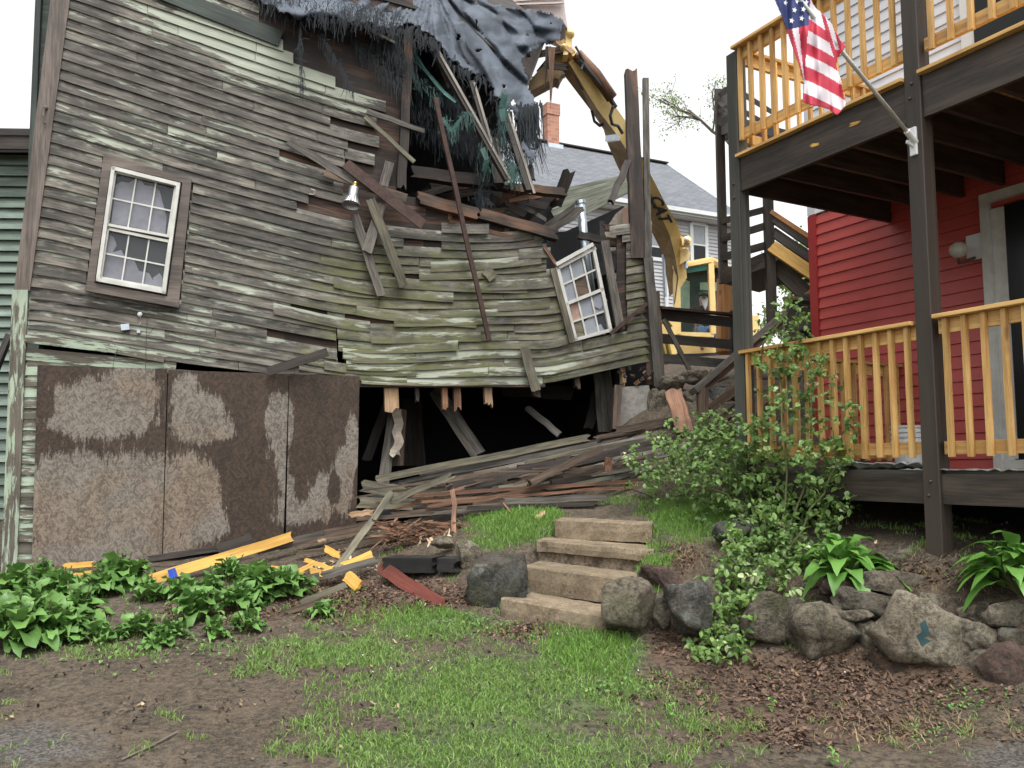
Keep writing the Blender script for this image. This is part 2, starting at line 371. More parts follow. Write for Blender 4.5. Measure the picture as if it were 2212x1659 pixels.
def osb():
    t=NT('wet_oriented_strand_board'); uv=t.n('UVMap').outputs[0]
    wv=uv
    def rot(a,sx,sy,o): return t.vmul(t.n('VectorRotate',_rotation_type='Z_AXIS',Vector=t.vadd(uv,(o,o*.7,0)),Angle=a).outputs[0],(sx,sy,1))
    # flakes: voronoi cells with random tone, stretched by a warped field
    v1=t.n('TexVoronoi',Vector=rot(.5,75,22,0),Scale=1.); v2=t.n('TexVoronoi',Vector=rot(-.6,70,19,3),Scale=1.)
    v3=t.n('TexVoronoi',Vector=rot(1.4,85,24,7),Scale=1.)
    sel=t.smooth(t.noise(uv,9,4),.45,.55)
    f=t.mix(sel,v1.outputs['Color'],v2.outputs['Color']); f=t.mix(.35,f,v3.outputs['Color'])
    tone=t.n('SeparateColor',Color=f).outputs[0]
    fib=t.noise(t.vmul(wv,(70,9,1)),1,6,.75)
    sm_=t.noise(t.vmul(uv,(5,1.6,1)),1,6,.65); tone=t.math('ADD',t.math('MULTIPLY',tone,.34),t.math('ADD',t.math('MULTIPLY',fib,.33),t.math('MULTIPLY',sm_,.33)))
    dry=t.mix(t.smooth(tone,.33,.67),(.085,.072,.058),(.215,.190,.160)); wet=t.mix(t.smooth(tone,.33,.70),(.016,.010,.006),(.062,.037,.022))
    dry=t.mix(t.math('MULTIPLY',t.smooth(t.noise(t.vmul(uv,(.8,.9,1)),1,3),.45,.65),.7),dry,t.mix(1.,dry,(1.03,.86,.72),'MULTIPLY'))
    reg=t.n('SeparateColor',Color=t.attr('reg').outputs['Color'])
    e=t.noise(t.vmul(uv,(6,2.2,1)),1,8,.72); e2=t.noise(t.vmul(uv,(30,5,1)),1,5,.75)
    th=t.math('ADD',reg.outputs[0],t.math('ADD',t.math('MULTIPLY',t.math('SUBTRACT',e,.5),1.5),t.math('MULTIPLY',t.math('SUBTRACT',e2,.5),1.7)))
    c=t.mix(t.smooth(th,.36,.58),dry,wet)
    t.set(t.b.inputs['Base Color'],c); t.set(t.b.inputs['Roughness'],t.math('SUBTRACT',.85,t.math('MULTIPLY',t.smooth(th,.4,.6),.1)))
    t.bump(tone,.5,.004); return t.m
M['osb']=osb()
def tarpm():
    t=NT('blue_grey_tarp'); uv=t.n('UVMap').outputs[0]
    a=t.noise(t.vmul(uv,(3,3,1)),1,6,.6,.8); b=t.noise(t.vmul(uv,(160,160,1)),1,2)
    st=t.noise(t.vmul(uv,(2,22,1)),1,5,.6,.5)
    c=t.mix(t.smooth(a,.35,.65),(.024,.032,.044),(.080,.098,.125)); c=t.mix(t.math('MULTIPLY',t.smooth(st,.58,.75),.45),c,(.13,.15,.18))
    t.set(t.b.inputs['Base Color'],c); t.b.inputs['Roughness'].default_value=.75; t.bump(t.math('ADD',t.math('MULTIPLY',a,.4),t.math('MULTIPLY',st,.35)),.35,.02); return t.m
M['tarp']=tarpm()
M['net']=simple('dark_torn_netting',(.010,.015,.019),.8,amp=.5)
M['netgreen']=simple('green_torn_netting',(.014,.065,.052),.6,amp=.5)
def rockm(name,a,b,lich=(.30,.31,.26),la=.5):
    t=NT(name); tc=t.n('TexCoord').outputs['Object']; rn=t.attr('rnd').outputs['Fac']
    off=t.n('CombineXYZ',X=t.math('MULTIPLY',rn,40.),Y=t.math('MULTIPLY',rn,11.),Z=0.).outputs[0]; v=t.vadd(tc,off)
    n1=t.noise(v,7,10,.78,.6); n2=t.noise(v,1.7,4); n3=t.noise(v,38,4,.7)
    c=t.mix(t.smooth(t.math('ADD',t.math('MULTIPLY',n1,.6),t.math('MULTIPLY',n3,.4)),.40,.60),a,b)
    vv=t.math('ADD',t.math('MULTIPLY',rn,.5),.75); c=t.mix(1.,c,t.n('CombineColor',Red=vv,Green=vv,Blue=vv).outputs[0],'MULTIPLY')
    c=t.mix(t.math('MULTIPLY',t.smooth(n2,.54,.70),.35),c,(.10,.066,.042))
    c=t.mix(t.math('MULTIPLY',t.smooth(t.noise(t.vadd(v,(5,1,2)),2.6,6,.7),.60-la*.06,.68-la*.03),.6*la),c,lich)
    c=t.mix(t.math('MULTIPLY',t.smooth(t.noise(t.vadd(v,(1,7,2)),1.9,5,.6),.55,.7),.5),c,(.06,.065,.022))
    t.set(t.b.inputs['Base Color'],c); t.b.inputs['Roughness'].default_value=.82; t.bump(t.math('ADD',n1,t.math('MULTIPLY',n3,.4)),1.0,.045); return t.m
M['rock']=rockm('field_stone',(.030,.025,.017),(.165,.140,.100))
M['rockdark']=rockm('dark_wet_boulder',(.018,.018,.014),(.105,.104,.088),(.34,.36,.34),.9)
M['rocktan']=rockm('tan_granite',(.048,.040,.026),(.235,.205,.150),(.36,.34,.28),.8)
M['rockred']=rockm('reddish_stone',(.032,.020,.015),(.115,.070,.052),(.3,.25,.2),.3)
def leafm(name,a,b,rough=.45,trans=.25):
    t=NT(name); rn=t.attr('rnd').outputs['Fac']; uv=t.n('UVMap').outputs[0]
    c=t.mix(rn,a,b); vein=t.noise(t.vmul(uv,(14,3,1)),1,3); c=t.mix(t.math('MULTIPLY',t.smooth(vein,.5,.7),.25),c,tuple(min(1,x*1.5) for x in b))
    t.set(t.b.inputs['Base Color'],c); t.b.inputs['Roughness'].default_value=rough
    tr=t.n('BsdfTranslucent'); t.set(tr.inputs['Color'],c); mx=t.n('MixShader'); mx.inputs[0].default_value=trans
    t.t.links.new(t.b.outputs[0],mx.inputs[1]); t.t.links.new(tr.outputs[0],mx.inputs[2]); t.t.links.new(mx.outputs[0],t.t.nodes['Material Output'].inputs[0]); return t.m
M['dock']=leafm('broad_weed_leaf',(.075,.165,.038),(.16,.31,.075))
M['hosta']=leafm('hosta_leaf',(.085,.21,.035),(.17,.36,.070))
M['rose']=leafm('rose_leaf',(.055,.120,.028),(.20,.33,.075))
M['rosepale']=leafm('pale_new_leaf',(.36,.45,.20),(.50,.58,.30))
M['grass']=leafm('grass_blade',(.085,.165,.035),(.26,.40,.10),.6)
M['grasslong']=leafm('long_grass_blade',(.085,.19,.028),(.20,.38,.055),.55)
M['drygrass']=leafm('dry_straw',(.22,.16,.08),(.42,.33,.18),.8)
M['tree']=leafm('spring_tree_leaf',(.13,.22,.04),(.30,.42,.10))
M['litterbig']=leafm('curled_brown_leaf',(.045,.026,.017),(.22,.135,.088),.75,.05)
M['litter']=leafm('dead_brown_leaf',(.030,.018,.012),(.19,.112,.072),.75,.05)
M['chips']=leafm('splinters_and_chips',(.28,.15,.08),(.62,.52,.38),.9,0)
M['stem']=simple('green_brown_stem',(.10,.11,.04),.7)
M['bark']=simple('grey_bark',(.13,.11,.09),.9)
M['bark_']=leafm('dark_bark_crumb',(.018,.012,.009),(.115,.085,.060),.9,0)
M['stone_dust']=simple('white_stone_chip',(.6,.6,.56),.8)
def groundm():
    t=NT('yard_ground'); tc=t.n('TexCoord').outputs['Object']
    reg=t.n('SeparateColor',Color=t.attr('mask').outputs['Color'])
    n1=t.noise(tc,3,8,.7,.4); n2=t.noise(tc,22,6,.75); n3=t.noise(tc,70,4,.8); n4=t.noise(tc,.9,4)
    g=t.math('ADD',t.math('MULTIPLY',n1,.2),t.math('ADD',t.math('MULTIPLY',n2,.4),t.math('MULTIPLY',n3,.4)))
    dirt=t.mix(t.smooth(g,.41,.59),(.022,.016,.010),(.125,.094,.062))
    dirt=t.mix(t.math('MULTIPLY',t.smooth(n4,.45,.6),.5),dirt,t.mix(t.smooth(n2,.42,.58),(.038,.029,.020),(.135,.106,.076)))
    vo=t.n('TexVoronoi',Vector=tc,Scale=75.); peb=t.n('SeparateColor',Color=vo.outputs['Color']).outputs[0]
    grav=t.mix(t.smooth(peb,.1,.95),(.025,.024,.022),(.145,.138,.128))
    e=t.math('MULTIPLY',t.math('SUBTRACT',t.noise(tc,6,6,.7),.5),1.1)
    c=t.mix(t.math('MULTIPLY',t.smooth(t.math('ADD',reg.outputs[2],e),.55,.95),.7),dirt,grav)
    lv=t.n('TexVoronoi',Vector=t.vadd(tc,t.vmul(t.n('TexNoise',Vector=tc,Scale=12.).outputs['Color'],(.08,.08,.08))),Scale=26.); lt=t.n('SeparateColor',Color=lv.outputs['Color'])
    leaf=t.mix(lt.outputs[0],(.028,.017,.011),(.135,.082,.050))
    c=t.mix(t.math('MULTIPLY',t.smooth(t.math('ADD',reg.outputs[1],e),.35,.7),.85),c,leaf)
    gr=t.mix(t.smooth(n2,.4,.6),(.035,.060,.018),(.10,.15,.045))
    c=t.mix(t.math('MULTIPLY',t.smooth(t.math('ADD',reg.outputs[0],e),.40,.75),.75),c,gr)
    # scattered pale grit
    v2=t.n('TexVoronoi',Vector=tc,Scale=34.); grit=t.smooth(v2.outputs['Distance'],.085,.05); k=t.smooth(t.n('SeparateColor',Color=v2.outputs['Color']).outputs[1],.86,.9)
    c=t.mix(t.math('MULTIPLY',grit,k),c,(.36,.31,.25))
    t.set(t.b.inputs['Base Color'],c); t.b.inputs['Roughness'].default_value=.9
    t.bump(t.math('ADD',t.math('ADD',n2,n1),t.math('MULTIPLY',lt.outputs[1],.5)),.8,.03); return t.m
M['ground']=groundm()
M['red']=simple('flag_red',(.52,.045,.08),.8,amp=.12,nscale=30); M['flagwhite']=simple('flag_white',(.72,.68,.72),.8,amp=.06); M['blue']=simple('flag_blue',(.030,.045,.15),.8,amp=.15)
M['polewhite']=simple('white_painted_pole',(.50,.52,.49),.5,amp=.2,nscale=25); M['starwhite']=simple('star_white',(.8,.8,.84),.8,amp=.03,bump=0)
M['maroon']=simple('maroon_sweater',(.06,.018,.024),.9); M['skin']=simple('skin',(.45,.25,.18),.6,amp=.1); M['jeans']=simple('jeans',(.06,.12,.22),.9); M['hair']=simple('grey_beard',(.5,.5,.52),.9); M['cap']=simple('dark_cap',(.05,.06,.06),.8)
M['charred']=wood('charred_log',(.003,.003,.003),(.026,.022,.019),moss=-.4,var=.1,gs=.5)
M['tape']=simple('blue_tape',(.02,.09,.55),.5); M['teal']=simple('teal_paint_spot',(.015,.05,.055),.7)

def stepm():
    t=NT('tan_concrete_step'); tc=t.n('TexCoord').outputs['Object']
    a=t.noise(tc,6,8,.7); b=t.noise(tc,45,5,.75); d=t.noise(tc,1.8,5,.6)
    c=t.mix(t.smooth(t.math('ADD',t.math('MULTIPLY',a,.5),t.math('MULTIPLY',b,.5)),.41,.59),(.135,.100,.062),(.26,.205,.135))
    c=t.mix(t.math('MULTIPLY',t.smooth(d,.48,.62),.35),c,(.085,.068,.043)); c=t.mix(t.math('MULTIPLY',t.smooth(t.noise(t.vadd(tc,(4,2,1)),9,6,.7),.58,.68),.7),c,(.045,.030,.020))
    vo=t.n('TexVoronoi',Vector=tc,Scale=60.); c=t.mix(t.math('MULTIPLY',t.smooth(vo.outputs['Distance'],.22,.12),.5),c,(.31,.27,.21))
    t.set(t.b.inputs['Base Color'],c); t.b.inputs['Roughness'].default_value=.92; t.bump(t.math('ADD',a,t.math('MULTIPLY',b,.7)),.5,.012); return t.m
M['stepc']=stepm()
# ---------------- ground ----------------
GRASS=[(1080,1500,330,110,1.),(1280,1400,130,70,1.2),(930,1345,150,42,1.),(760,1415,200,42,.7),(1050,1620,430,70,.95),(1340,1480,70,120,.8),(560,1452,130,28,.5),(700,1550,110,40,.5),
 (1560,1635,170,60,.35),(1120,1135,100,42,1.4),(1060,1170,60,22,1.),(1490,1120,110,55,1.2),(1420,1230,40,60,1.),(1900,1600,200,60,.22),(2150,1560,120,90,.35),(300,1405,330,25,.3),(880,1500,180,80,.75),(1470,1530,90,90,.4),(1300,1080,90,14,.8)]
TALL=[(1280,1400,130,70),(1120,1135,120,45),(1490,1120,120,60),(1420,1230,40,60),(880,1325,110,25),(1300,1375,60,50)]
LEAFE=[(1800,1480,430,95,1.),(1490,1400,120,60,1.),(760,1300,190,60,.9),(950,1290,130,45,1.),(1800,1570,420,70,.7),(500,1330,300,28,.6),(1480,1210,60,40,.7),(1130,1360,130,22,.8),(860,1180,120,40,.5),(1980,1250,250,60,.5)]
GRAV=[(60,1610,270,90,.9),(2160,1640,160,60,.9),(480,1650,320,30,.6),(1420,1095,140,16,.9)]
def ell(px,py,L):
    v=np.zeros_like(px)
    for e in L:
        d=np.sqrt(((px-e[0])/e[2])**2+((py-e[1])/e[3])**2); v=np.maximum(v,np.clip(1.35-d,0,1)*(e[4] if len(e)>4 else 1))
    return v
def npproj(x,y,z):
    z=z-EYE; f=y*cp+z*sp; u=-y*sp+z*cp; f=np.where(f<.5,.5,f); return 1106+F*x/f,829.5-F*u/f
def axis(segs):
    o=[]
    for a,b,n in segs: o+=list(np.linspace(a,b,n,endpoint=False))
    return np.array(o+[segs[-1][1]])
XS=axis([(-160,-20,14),(-20,-7.5,25),(-7.5,6.5,230),(6.5,20,25),(20,160,14)])
YS=axis([(-30,2,12),(2,11,170),(11,25,50),(25,260,30)])
GX,GY=np.meshgrid(XS,YS); GZ=H(GX,GY)
hill=np.maximum(0,GY-60); GZ=np.where(GY>60,GZ[(YS<=60).sum()-1][None,:]+0*GZ,GZ); GZ=np.clip(GZ,-2,7)
bm_=np.vectorize(lambda x,y: nz(x,y,0,2.2)*.022+nz(x,y,3,9)*.010 if abs(x)<9 and y<14 else 0.)
GZ=GZ+bm_(GX,GY)
px_,py_=npproj(GX,GY,GZ)
mk=np.stack([ell(px_,py_,GRASS),ell(px_,py_,LEAFE),ell(px_,py_,GRAV),np.ones_like(GX)],-1)
mk[GY>12,0]=.0; mk[GY>14,1:3]=0
me=bpy.data.meshes.new('ground'); ny,nx=GX.shape
v=np.stack([GX,GY,GZ],-1).reshape(-1,3); i=np.arange(ny*nx).reshape(ny,nx)
f=np.stack([i[:-1,:-1],i[:-1,1:],i[1:,1:],i[1:,:-1]],-1).reshape(-1,4)
me.from_pydata(v.tolist(),[],f.tolist()); me.materials.append(M['ground'])
a=me.attributes.new('mask','FLOAT_COLOR','POINT'); a.data.foreach_set('color',mk.reshape(-1).astype('f'))
me.polygons.foreach_set('use_smooth',[True]*len(f)); me.update()
go=bpy.data.objects.new('ground',me); C.objects.link(go); go['kind']='structure'
def blades(name,n,xr,yr,dens,hmul,mat,wid=.004,lean=.6,label=None,tallf=None,seed=1,dry=False):
    g=np.random.default_rng(seed); x=g.uniform(*xr,n*6); y=g.uniform(*yr,n*6)
    z=H(x,y); px,py=npproj(x,y,z); ok=(px>-60)&(px<2270)&(py<1700)
    x,y,z,px,py=[q[ok] for q in (x,y,z,px,py)]
    nn=np.array([nz(a,b,1,1.7)*.85+nz(a,b,5,6)*.95 for a,b in zip(x,y)])
    d=dens(px,py)+nn*.62+.03
    k=g.random(len(x))<np.clip(d*1.1-.28,0,1)
    x,y,z,px,py=[q[k][:n] for q in (x,y,z,px,py)]; n=len(x)
    z=z+np.array([nz(a,b,0,2.2)*.022+nz(a,b,3,9)*.010 for a,b in zip(x,y)])
    hh=hmul*(.5+g.random(n)); 
    if tallf is not None: hh=hh*(1+tallf(px,py)*1.7)
    th=g.uniform(0,2*np.pi,n); l=hh*lean*g.random(n); wx=wid*(.6+.8*g.random(n)); ph=g.uniform(0,2*np.pi,n)
    dx=np.cos(th)*l; dy=np.sin(th)*l; ax=np.cos(ph)*wx; ay=np.sin(ph)*wx; h=hh
    V=np.stack([np.stack([x-ax,y-ay,z-.01],-1),np.stack([x+ax,y+ay,z-.01],-1),np.stack([x+dx*.4+ax*.7,y+dy*.4+ay*.7,z+h*.6],-1),np.stack([x+dx*.4-ax*.7,y+dy*.4-ay*.7,z+h*.6],-1),np.stack([x+dx*1.2,y+dy*1.2,z+h],-1)],1).reshape(-1,3)
    me=bpy.data.meshes.new(name); b=np.arange(n)*5
    fs=[(int(q),int(q+1),int(q+2),int(q+3)) for q in b]+[(int(q+3),int(q+2),int(q+4)) for q in b]
    me.from_pydata(V.tolist(),[],fs); me.materials.append(mat)
    r=g.random(n); at=me.attributes.new('rnd','FLOAT','FACE'); at.data.foreach_set('value',np.r_[r,r].astype('f'))
    o=bpy.data.objects.new(name,me); C.objects.link(o); o['label']=label; o['kind']='stuff'; o['category']='grass'; return o
blades('grass',110000,(-5,5),(3.2,9.2),lambda a,b:ell(a,b,GRASS),.026,M['grass'],wid=.0032,label='short bright green lawn grass growing in ragged patches over bare dirt',seed=3,lean=1.5)
blades('long_grass',16000,(-2,5),(4,9.3),lambda a,b:ell(a,b,TALL)*1.3-.1,.055,M['grasslong'],wid=.0035,label='longer lush grass tufts on the banks and lawn beside the concrete steps',seed=4,lean=.9)
blades('dry_grass',3500,(0,5),(4,8.5),lambda a,b:ell(a,b,[(1480,1200,80,50),(1950,1260,330,50),(2150,1380,90,120),(2000,1580,250,60)]),.045,M['drygrass'],wid=.003,label='straw coloured dead grass hanging over the stones and bank',seed=5,lean=2.5)
# dead leaves
def litter(name,n,L,mat,size,label,cat,seed,kind='stuff',flat=.35,thr=.3):
    g=np.random.default_rng(seed); x=g.uniform(-5,5,n*9); y=g.uniform(3,9.5,n*9); z=H(x,y); px,py=npproj(x,y,z)
    d=ell(px,py,L)+np.array([nz(a,b,8,3)*.6 for a,b in zip(x,y)])-.1; k=(g.random(len(x))<np.clip(d*1.2-thr,0,1))&(py<1700)
    x,y,z=[q[k][:n] for q in (x,y,z)]; mb=MB()
    for a,b,c in zip(x,y,z):
        c+=nz(a,b,0,2.2)*.022+nz(a,b,3,9)*.010+.006; s=size*(.4+g.random()*1.1); th=g.uniform(0,6.28); u=Vector((math.cos(th),math.sin(th),g.normal()*flat)); vv=Vector((-math.sin(th),math.cos(th),g.normal()*flat)); o=Vector((a,b,c+g.random()*.012))
        r=g.random(); cu=Vector((0,0,s*g.uniform(0,.5)))
        q=[o-u*s,o-vv*s*.45+cu*.3,o+u*s*.2-vv*s*.5+cu,o+u*s+cu,o+u*s*.1+vv*s*.55,o-u*s*.4+vv*s*.4-cu*.2]
        mb.face(q,[(0,0)]*6,r)
    return tag(obj(name,mb,mat),label,cat,kind=kind)
litter('leaf_litter',26000,LEAFE,M['litter'],.0135,'wet red brown dead leaves lying over the bare soil','leaves',11)
litter('curled_leaves',2600,LEAFE,M['litterbig'],.022,'larger curled orange brown leaves on top of the leaf litter','leaves',31,flat=.7,thr=.45)
litter('wood_chips',2600,[(930,1165,110,26,1.),(800,1140,60,25,.5),(760,1215,100,30,.8),(1080,1140,60,25,.5),(880,1290,160,40,.35)],M['chips'],.022,'orange and cream splinters and plaster crumbs scattered below the board pile','debris',12,flat=.9)
litter('dark_crumbs',5000,[(1000,1500,1300,260,.62)],M['bark_'],.012,'dark twigs, bark crumbs and soil clods on the yard','debris',21,flat=.6)
litter('pale_grit',420,[(1100,1400,1000,200,.5)],M['stone_dust'],.008,'small white crumbs scattered over the lawn and dirt','grit',13)
litter('straw_bits',500,[(1100,1450,1100,200,.6)],M['drygrass'],.016,'pale straw pieces and twigs lying on the soil','straw',14)
# ---------------- collapsing house ----------------
T31={31:(100,0),28:(100,67),23:(100,185),19:(100,277),17:(100,328),13:(100,423),9:(100,514),5:(100,622),4:(100,648),2:(100,693),1:(100,713),0:(100,738)}
def tab(d,j):
    ks=sorted(d); 
    if j<=ks[0]: k0,k1=ks[0],ks[1]
    elif j>=ks[-1]: k0,k1=ks[-2],ks[-1]
    else:
        for a,b in zip(ks,ks[1:]):
            if a<=j<=b: k0,k1=a,b; break
    return lerp(d[k0],d[k1],(j-k0)/(k1-k0))
D100={k:v[1] for k,v in T31.items()}
D760={0:828,2:803,4:764,6:722,9:662,13:584,16:524,18:484,20:446,25:349,28:286,32:203}
D1068={0:831,4:752,9:665,13:593,18:508,26:372}
def rowy_raw(j,x):
    X=[60,100,398,600,760,900,1068,1180,1403]
    y100=tab(D100,j); y398=785-22*j; y760=tab(D760,j); y1068=tab(D1068,j)
    s=(y398-y100)/298*.9
    Y=[y100-s*40,y100,y398,lerp(y398,y760,.56),y760,lerp(y760,y1068,.5)+4,y1068,830-18.8*j,779-17.6*j]
    return float(np.interp(x,X,Y))
def rowy(j,x): return sum(rowy_raw(j,x+d) for d in (-60,-30,0,30,60))/5 if x<1110 else (rowy_raw(j,x-20)+rowy_raw(j,x)+rowy_raw(j,x+20))/3
house=thing('collapsing_house','derelict house with peeling grey clapboards, sagging and half torn down','house',tuple(P(20,1225,9.0)))
def leftx(y): return float(np.interp(y,[-60,0,330,618,730],[152,146,103,66,57]))
RL={34:612,33:634,32:725,31:834,30:800,29:814,28:714,27:820,26:752,25:810,24:745,23:604,22:722,21:742,20:766,19:667,18:642}
WIN=[(222,330),(416,386),(387,658),(184,620)]
def inpoly(x,y,poly):
    c=False; j=len(poly)-1
    for i in range(len(poly)):
        xi,yi=poly[i]; xj,yj=poly[j]
        if (yi>y)!=(yj>y) and x<(xj-xi)*(y-yi)/(yj-yi)+xi: c=not c
        j=i
    return c
WIN2=[(1186,572),(1285,520),(1316,500),(1352,520),(1352,722),(1228,745)]
def rowspans(j):
    ym=lambda x: rowy(j,x)-10
    sp=[]
    x=leftx(rowy(j,100)-10)
    if j>=35: xr=560
    elif j>=18: xr=RL.get(j,700)
    else: xr=1409
    # walk
    segs=[]; cur=None; xx=x
    miss={7:[(628,705),(744,850)],6:[(726,744)],5:[(726,800)],4:[(576,728)],3:[(727,757)],2:[(727,746)],16:[(872,951)],12:[(846,905)],1:[(790,812)]}.get(j,[])
    missr={17:[(765,822)],18:[(642,835)]}.get(j,[])
    while xx<=xr:
        y=ym(xx); bad=inpoly(xx,y,WIN) or inpoly(xx,y,WIN2) or any(a<=xx<=b for a,b in miss+missr)
        if j>=15 and xx>1135+(18-j)*18 and xx<1316: bad=True
        if j>=17 and xx>1300: bad=True
        if j>=13 and 1180<xx<1316: bad=True
        if y>835: bad=True
        if not bad:
            if cur is None: cur=xx
        elif cur is not None: segs.append((cur,xx)); cur=None
        xx+=3
    if cur is not None: segs.append((cur,min(xx,xr)))
    if j==18: segs=[s for s in segs if s[0]<640]+[(953,1057)]
    return [s for s in segs if s[1]-s[0]>7]
def region(x,y):
    # R paint, G moss, B dark stain
    moss=np.clip((x-400)/350,0,1)*np.clip((y-400)/170,0,1)*1.25
    moss=max(moss,.55*np.clip((y-600)/120,0,1)*np.clip((x-330)/150,0,1))
    if x>1060: moss*=.85
    paint=.0
    g=math.exp(-(((x-560)/230)**2+((y-120-(x-560)*.35)/45)**2)); paint=max(paint,g*1.1)
    paint=max(paint,.25*math.exp(-(((x-470)/150)**2+((y-640)/120)**2)))
    paint=max(paint,.3*math.exp(-(((x-330)/170)**2+((y-310)/70)**2)))
    paint=max(paint,.4*math.exp(-(((x-1000)/300)**2+((y-800)/50)**2)))
    if y>690 and x<470: paint=max(paint,.25)
    dark=.55*math.exp(-(((x-650)/120)**2+((y-480)/60)**2))+.35*math.exp(-(((x-900)/70)**2+((y-580)/60)**2))+.35*math.exp(-(((x-130)/120)**2+((y-400)/90)**2))*0
    dark+=.25*max(0,nz(x*.012,y*.03,4))
    return (paint,float(moss),min(.8,dark))
rng=random.Random(5)
sd_=MB(); green=MB()
def clap(mb,j,x0,x1,r=None,rot=0,dy=0,off0=.004,off1=.032,gap=.6,m=0,reg=region,lift=0):
    n=max(2,int((x1-x0)/14)+1); TOP=[];BOT=[];UV=[];RG=[]
    xm=(x0+x1)/2; o=rng.random()*30; r=rng.random() if r is None else r
    for i in range(n+1):
        x=lerp(x0+gap,x1-gap,i/n); dd=dy+rot*(x-xm)
        yb=rowy(j,x)+dd; yt=rowy(j+1,x)+dd-3.5; a=[];b=[];c=[];g=[]
        for f in (0,.35,.7,1):
            y=lerp(yt,yb,f)+(nz(x*.03+o,j)*.5 if f==1 else 0); off=lerp(off0,off1,f)+lift*(i/n if lift>0 else (1-i/n))*1.0*abs(1)
            if lift<0: off=lerp(off0,off1,f)-lift*(1-i/n)
            p=W(x,y,off+.002*nz(x*.05,j*1.3)); q=W(x,y,off-.010); a.append(p);b.append(q); u=wuv(p); c.append((u[0],f*.11+j*.83)); g.append((*reg(x,y),f))
        TOP.append(a[::-1]);BOT.append(b[::-1]);UV.append(c[::-1]);RG.append(g[::-1])
    mb.grid(TOP,BOT,UV,r,m,RG)
for j in range(0,40):
    for (a,b) in rowspans(j):
        x=a
        while x<b-1:
            L=rng.choice([220,300,400,480])*(.7+.6*rng.random())
            if x>850: L*=.95
            e=min(b,x+L)
            if b-e<45: e=b
            chaos=.06 if x<600 else (.2 if x<800 else .6)
            if x>1190: chaos=.4
            if j<9 and 640<x<850: chaos=.6
            rot=rng.gauss(0,.011)*chaos*(1 if e-x>100 else 2); dy=rng.gauss(0,1.0)*chaos
            lift=rng.choice([0,0,0,.04,-.04,.07])*chaos if chaos>.4 else 0
            clap(sd_,j,x,e,rot=rot,dy=dy,lift=lift)
            x=e
# crooked extra slats over the sagging middle (still nailed on at one end)
for (j,x0,x1,rot) in [(7.3,770,1030,.10),(12.4,905,1055,-.02),(11,820,1140,.05),(13.6,930,1170,-.05),(5.1,728,1040,.02),(3.1,740,900,.015),(10.2,720,980,.07),(8.6,1075,1290,-.02),(1.4,700,900,.03),(14.6,1120,1190,.05),(6.4,590,800,.03),(0.4,745,880,.02)]:
    if x1>1190: x1=1188
    clap(sd_,j,x0,x1,rot=rot,off0=.03,off1=.045)
tag(obj('siding',sd_,M['siding'],house),'weathered peeling clapboards streaked with pale green paint and moss',None)
# pale green painted strip, board and the narrow clapboards by the corner
def wq(mb,pts,off,t=.02,r=.5,m=0):
    a=[W(x,y,off) for x,y in pts]; mb.prism(a,-WN*t,r,m)
def wbeam(mb,x0,y0,x1,y1,wpx,off,t=.02,r=None,rag0=0,rag1=0,nw=1,nseg=1,w1=None,o1=None,**k):
    p=W(x0,y0,off); q=W(x1,y1,off if o1 is None else o1); Y=(p.y+q.y)/2; d=Vector((x1-x0,y1-y0)).normalized()
    s=W((x0+x1)/2-d.y*10,(y0+y1)/2+d.x*10,off)-W((x0+x1)/2,(y0+y1)/2,off)
    mb.beam(p,q,s,wpx*s.length/10,t,rag0=rag0,rag1=rag1,nw=nw,nseg=nseg,r=r,w1=None if w1 is None else w1*s.length/10,**k)
gp=MB()
wbeam(gp,54,731,232,752,17,.05,.025,w1=19); wbeam(gp,228,753,355,777,13,.052,.022)
wbeam(gp,52,764,380,795,26,.012,.02); wbeam(gp,60,784,432,806,20,.004,.016,w1=9)
y=787
k=0
while y<1240:
    yb=y+23.6+k*.05; xl=float(np.interp(y,[780,1240],[52,36])); n=3; TOP=[];BOT=[];UV=[]
    for i in range(3):
        x=lerp(xl-2,84,i/2); A=[];B=[];c=[]
        for f in (1,.5,0):
            yy=lerp(y-3,yb,f); off=lerp(.006,.026,f); p=W(x,yy,off); A.append(p);B.append(W(x,yy,off-.012)); c.append((wuv(p)[0],f*.11+k))
        TOP.append(A);BOT.append(B);UV.append(c)
    gp.grid(TOP,BOT,UV,rng.random()); y=yb; k+=1
obj('green_siding',gp,M['greenpaint'],house)
# corner board: brown upper, green peeling lower
cb=MB(vert=True); cb.prism([W(x,y,.045) for x,y in [(64,628),(30,628),(118,-70),(160,-70)]],-WN*.06)
obj('corner_board',cb,M['trim'],house)
cb=MB(vert=True)
for (a,b,c,d) in [((26,626),(60,626),(36,1240),(2,1240))]+[]: cb.prism([W(*q,.05) for q in (d,c,b,a)],-WN*.07)
tag(obj('corner_board',cb,M['greenpaint'],house),'lower corner board with flaking pale green paint',None)
# side wall behind the corner
sm=MB()
for k in range(44):
    z=P(90,0,9).z+1.2-k*.16
    sm.beam(Vector((-5.75,9.95,z)),Vector((-5.05,9.9,z)),(0,0,1),.17,.03)
sm.beam(Vector((-5.80,9.93,P(64,-60,9.9).z)),Vector((-5.76,9.93,P(71,420,9.9).z)),(1,0,0),.07,.06)
obj('side_wall',sm,M['eavegreen'],house)
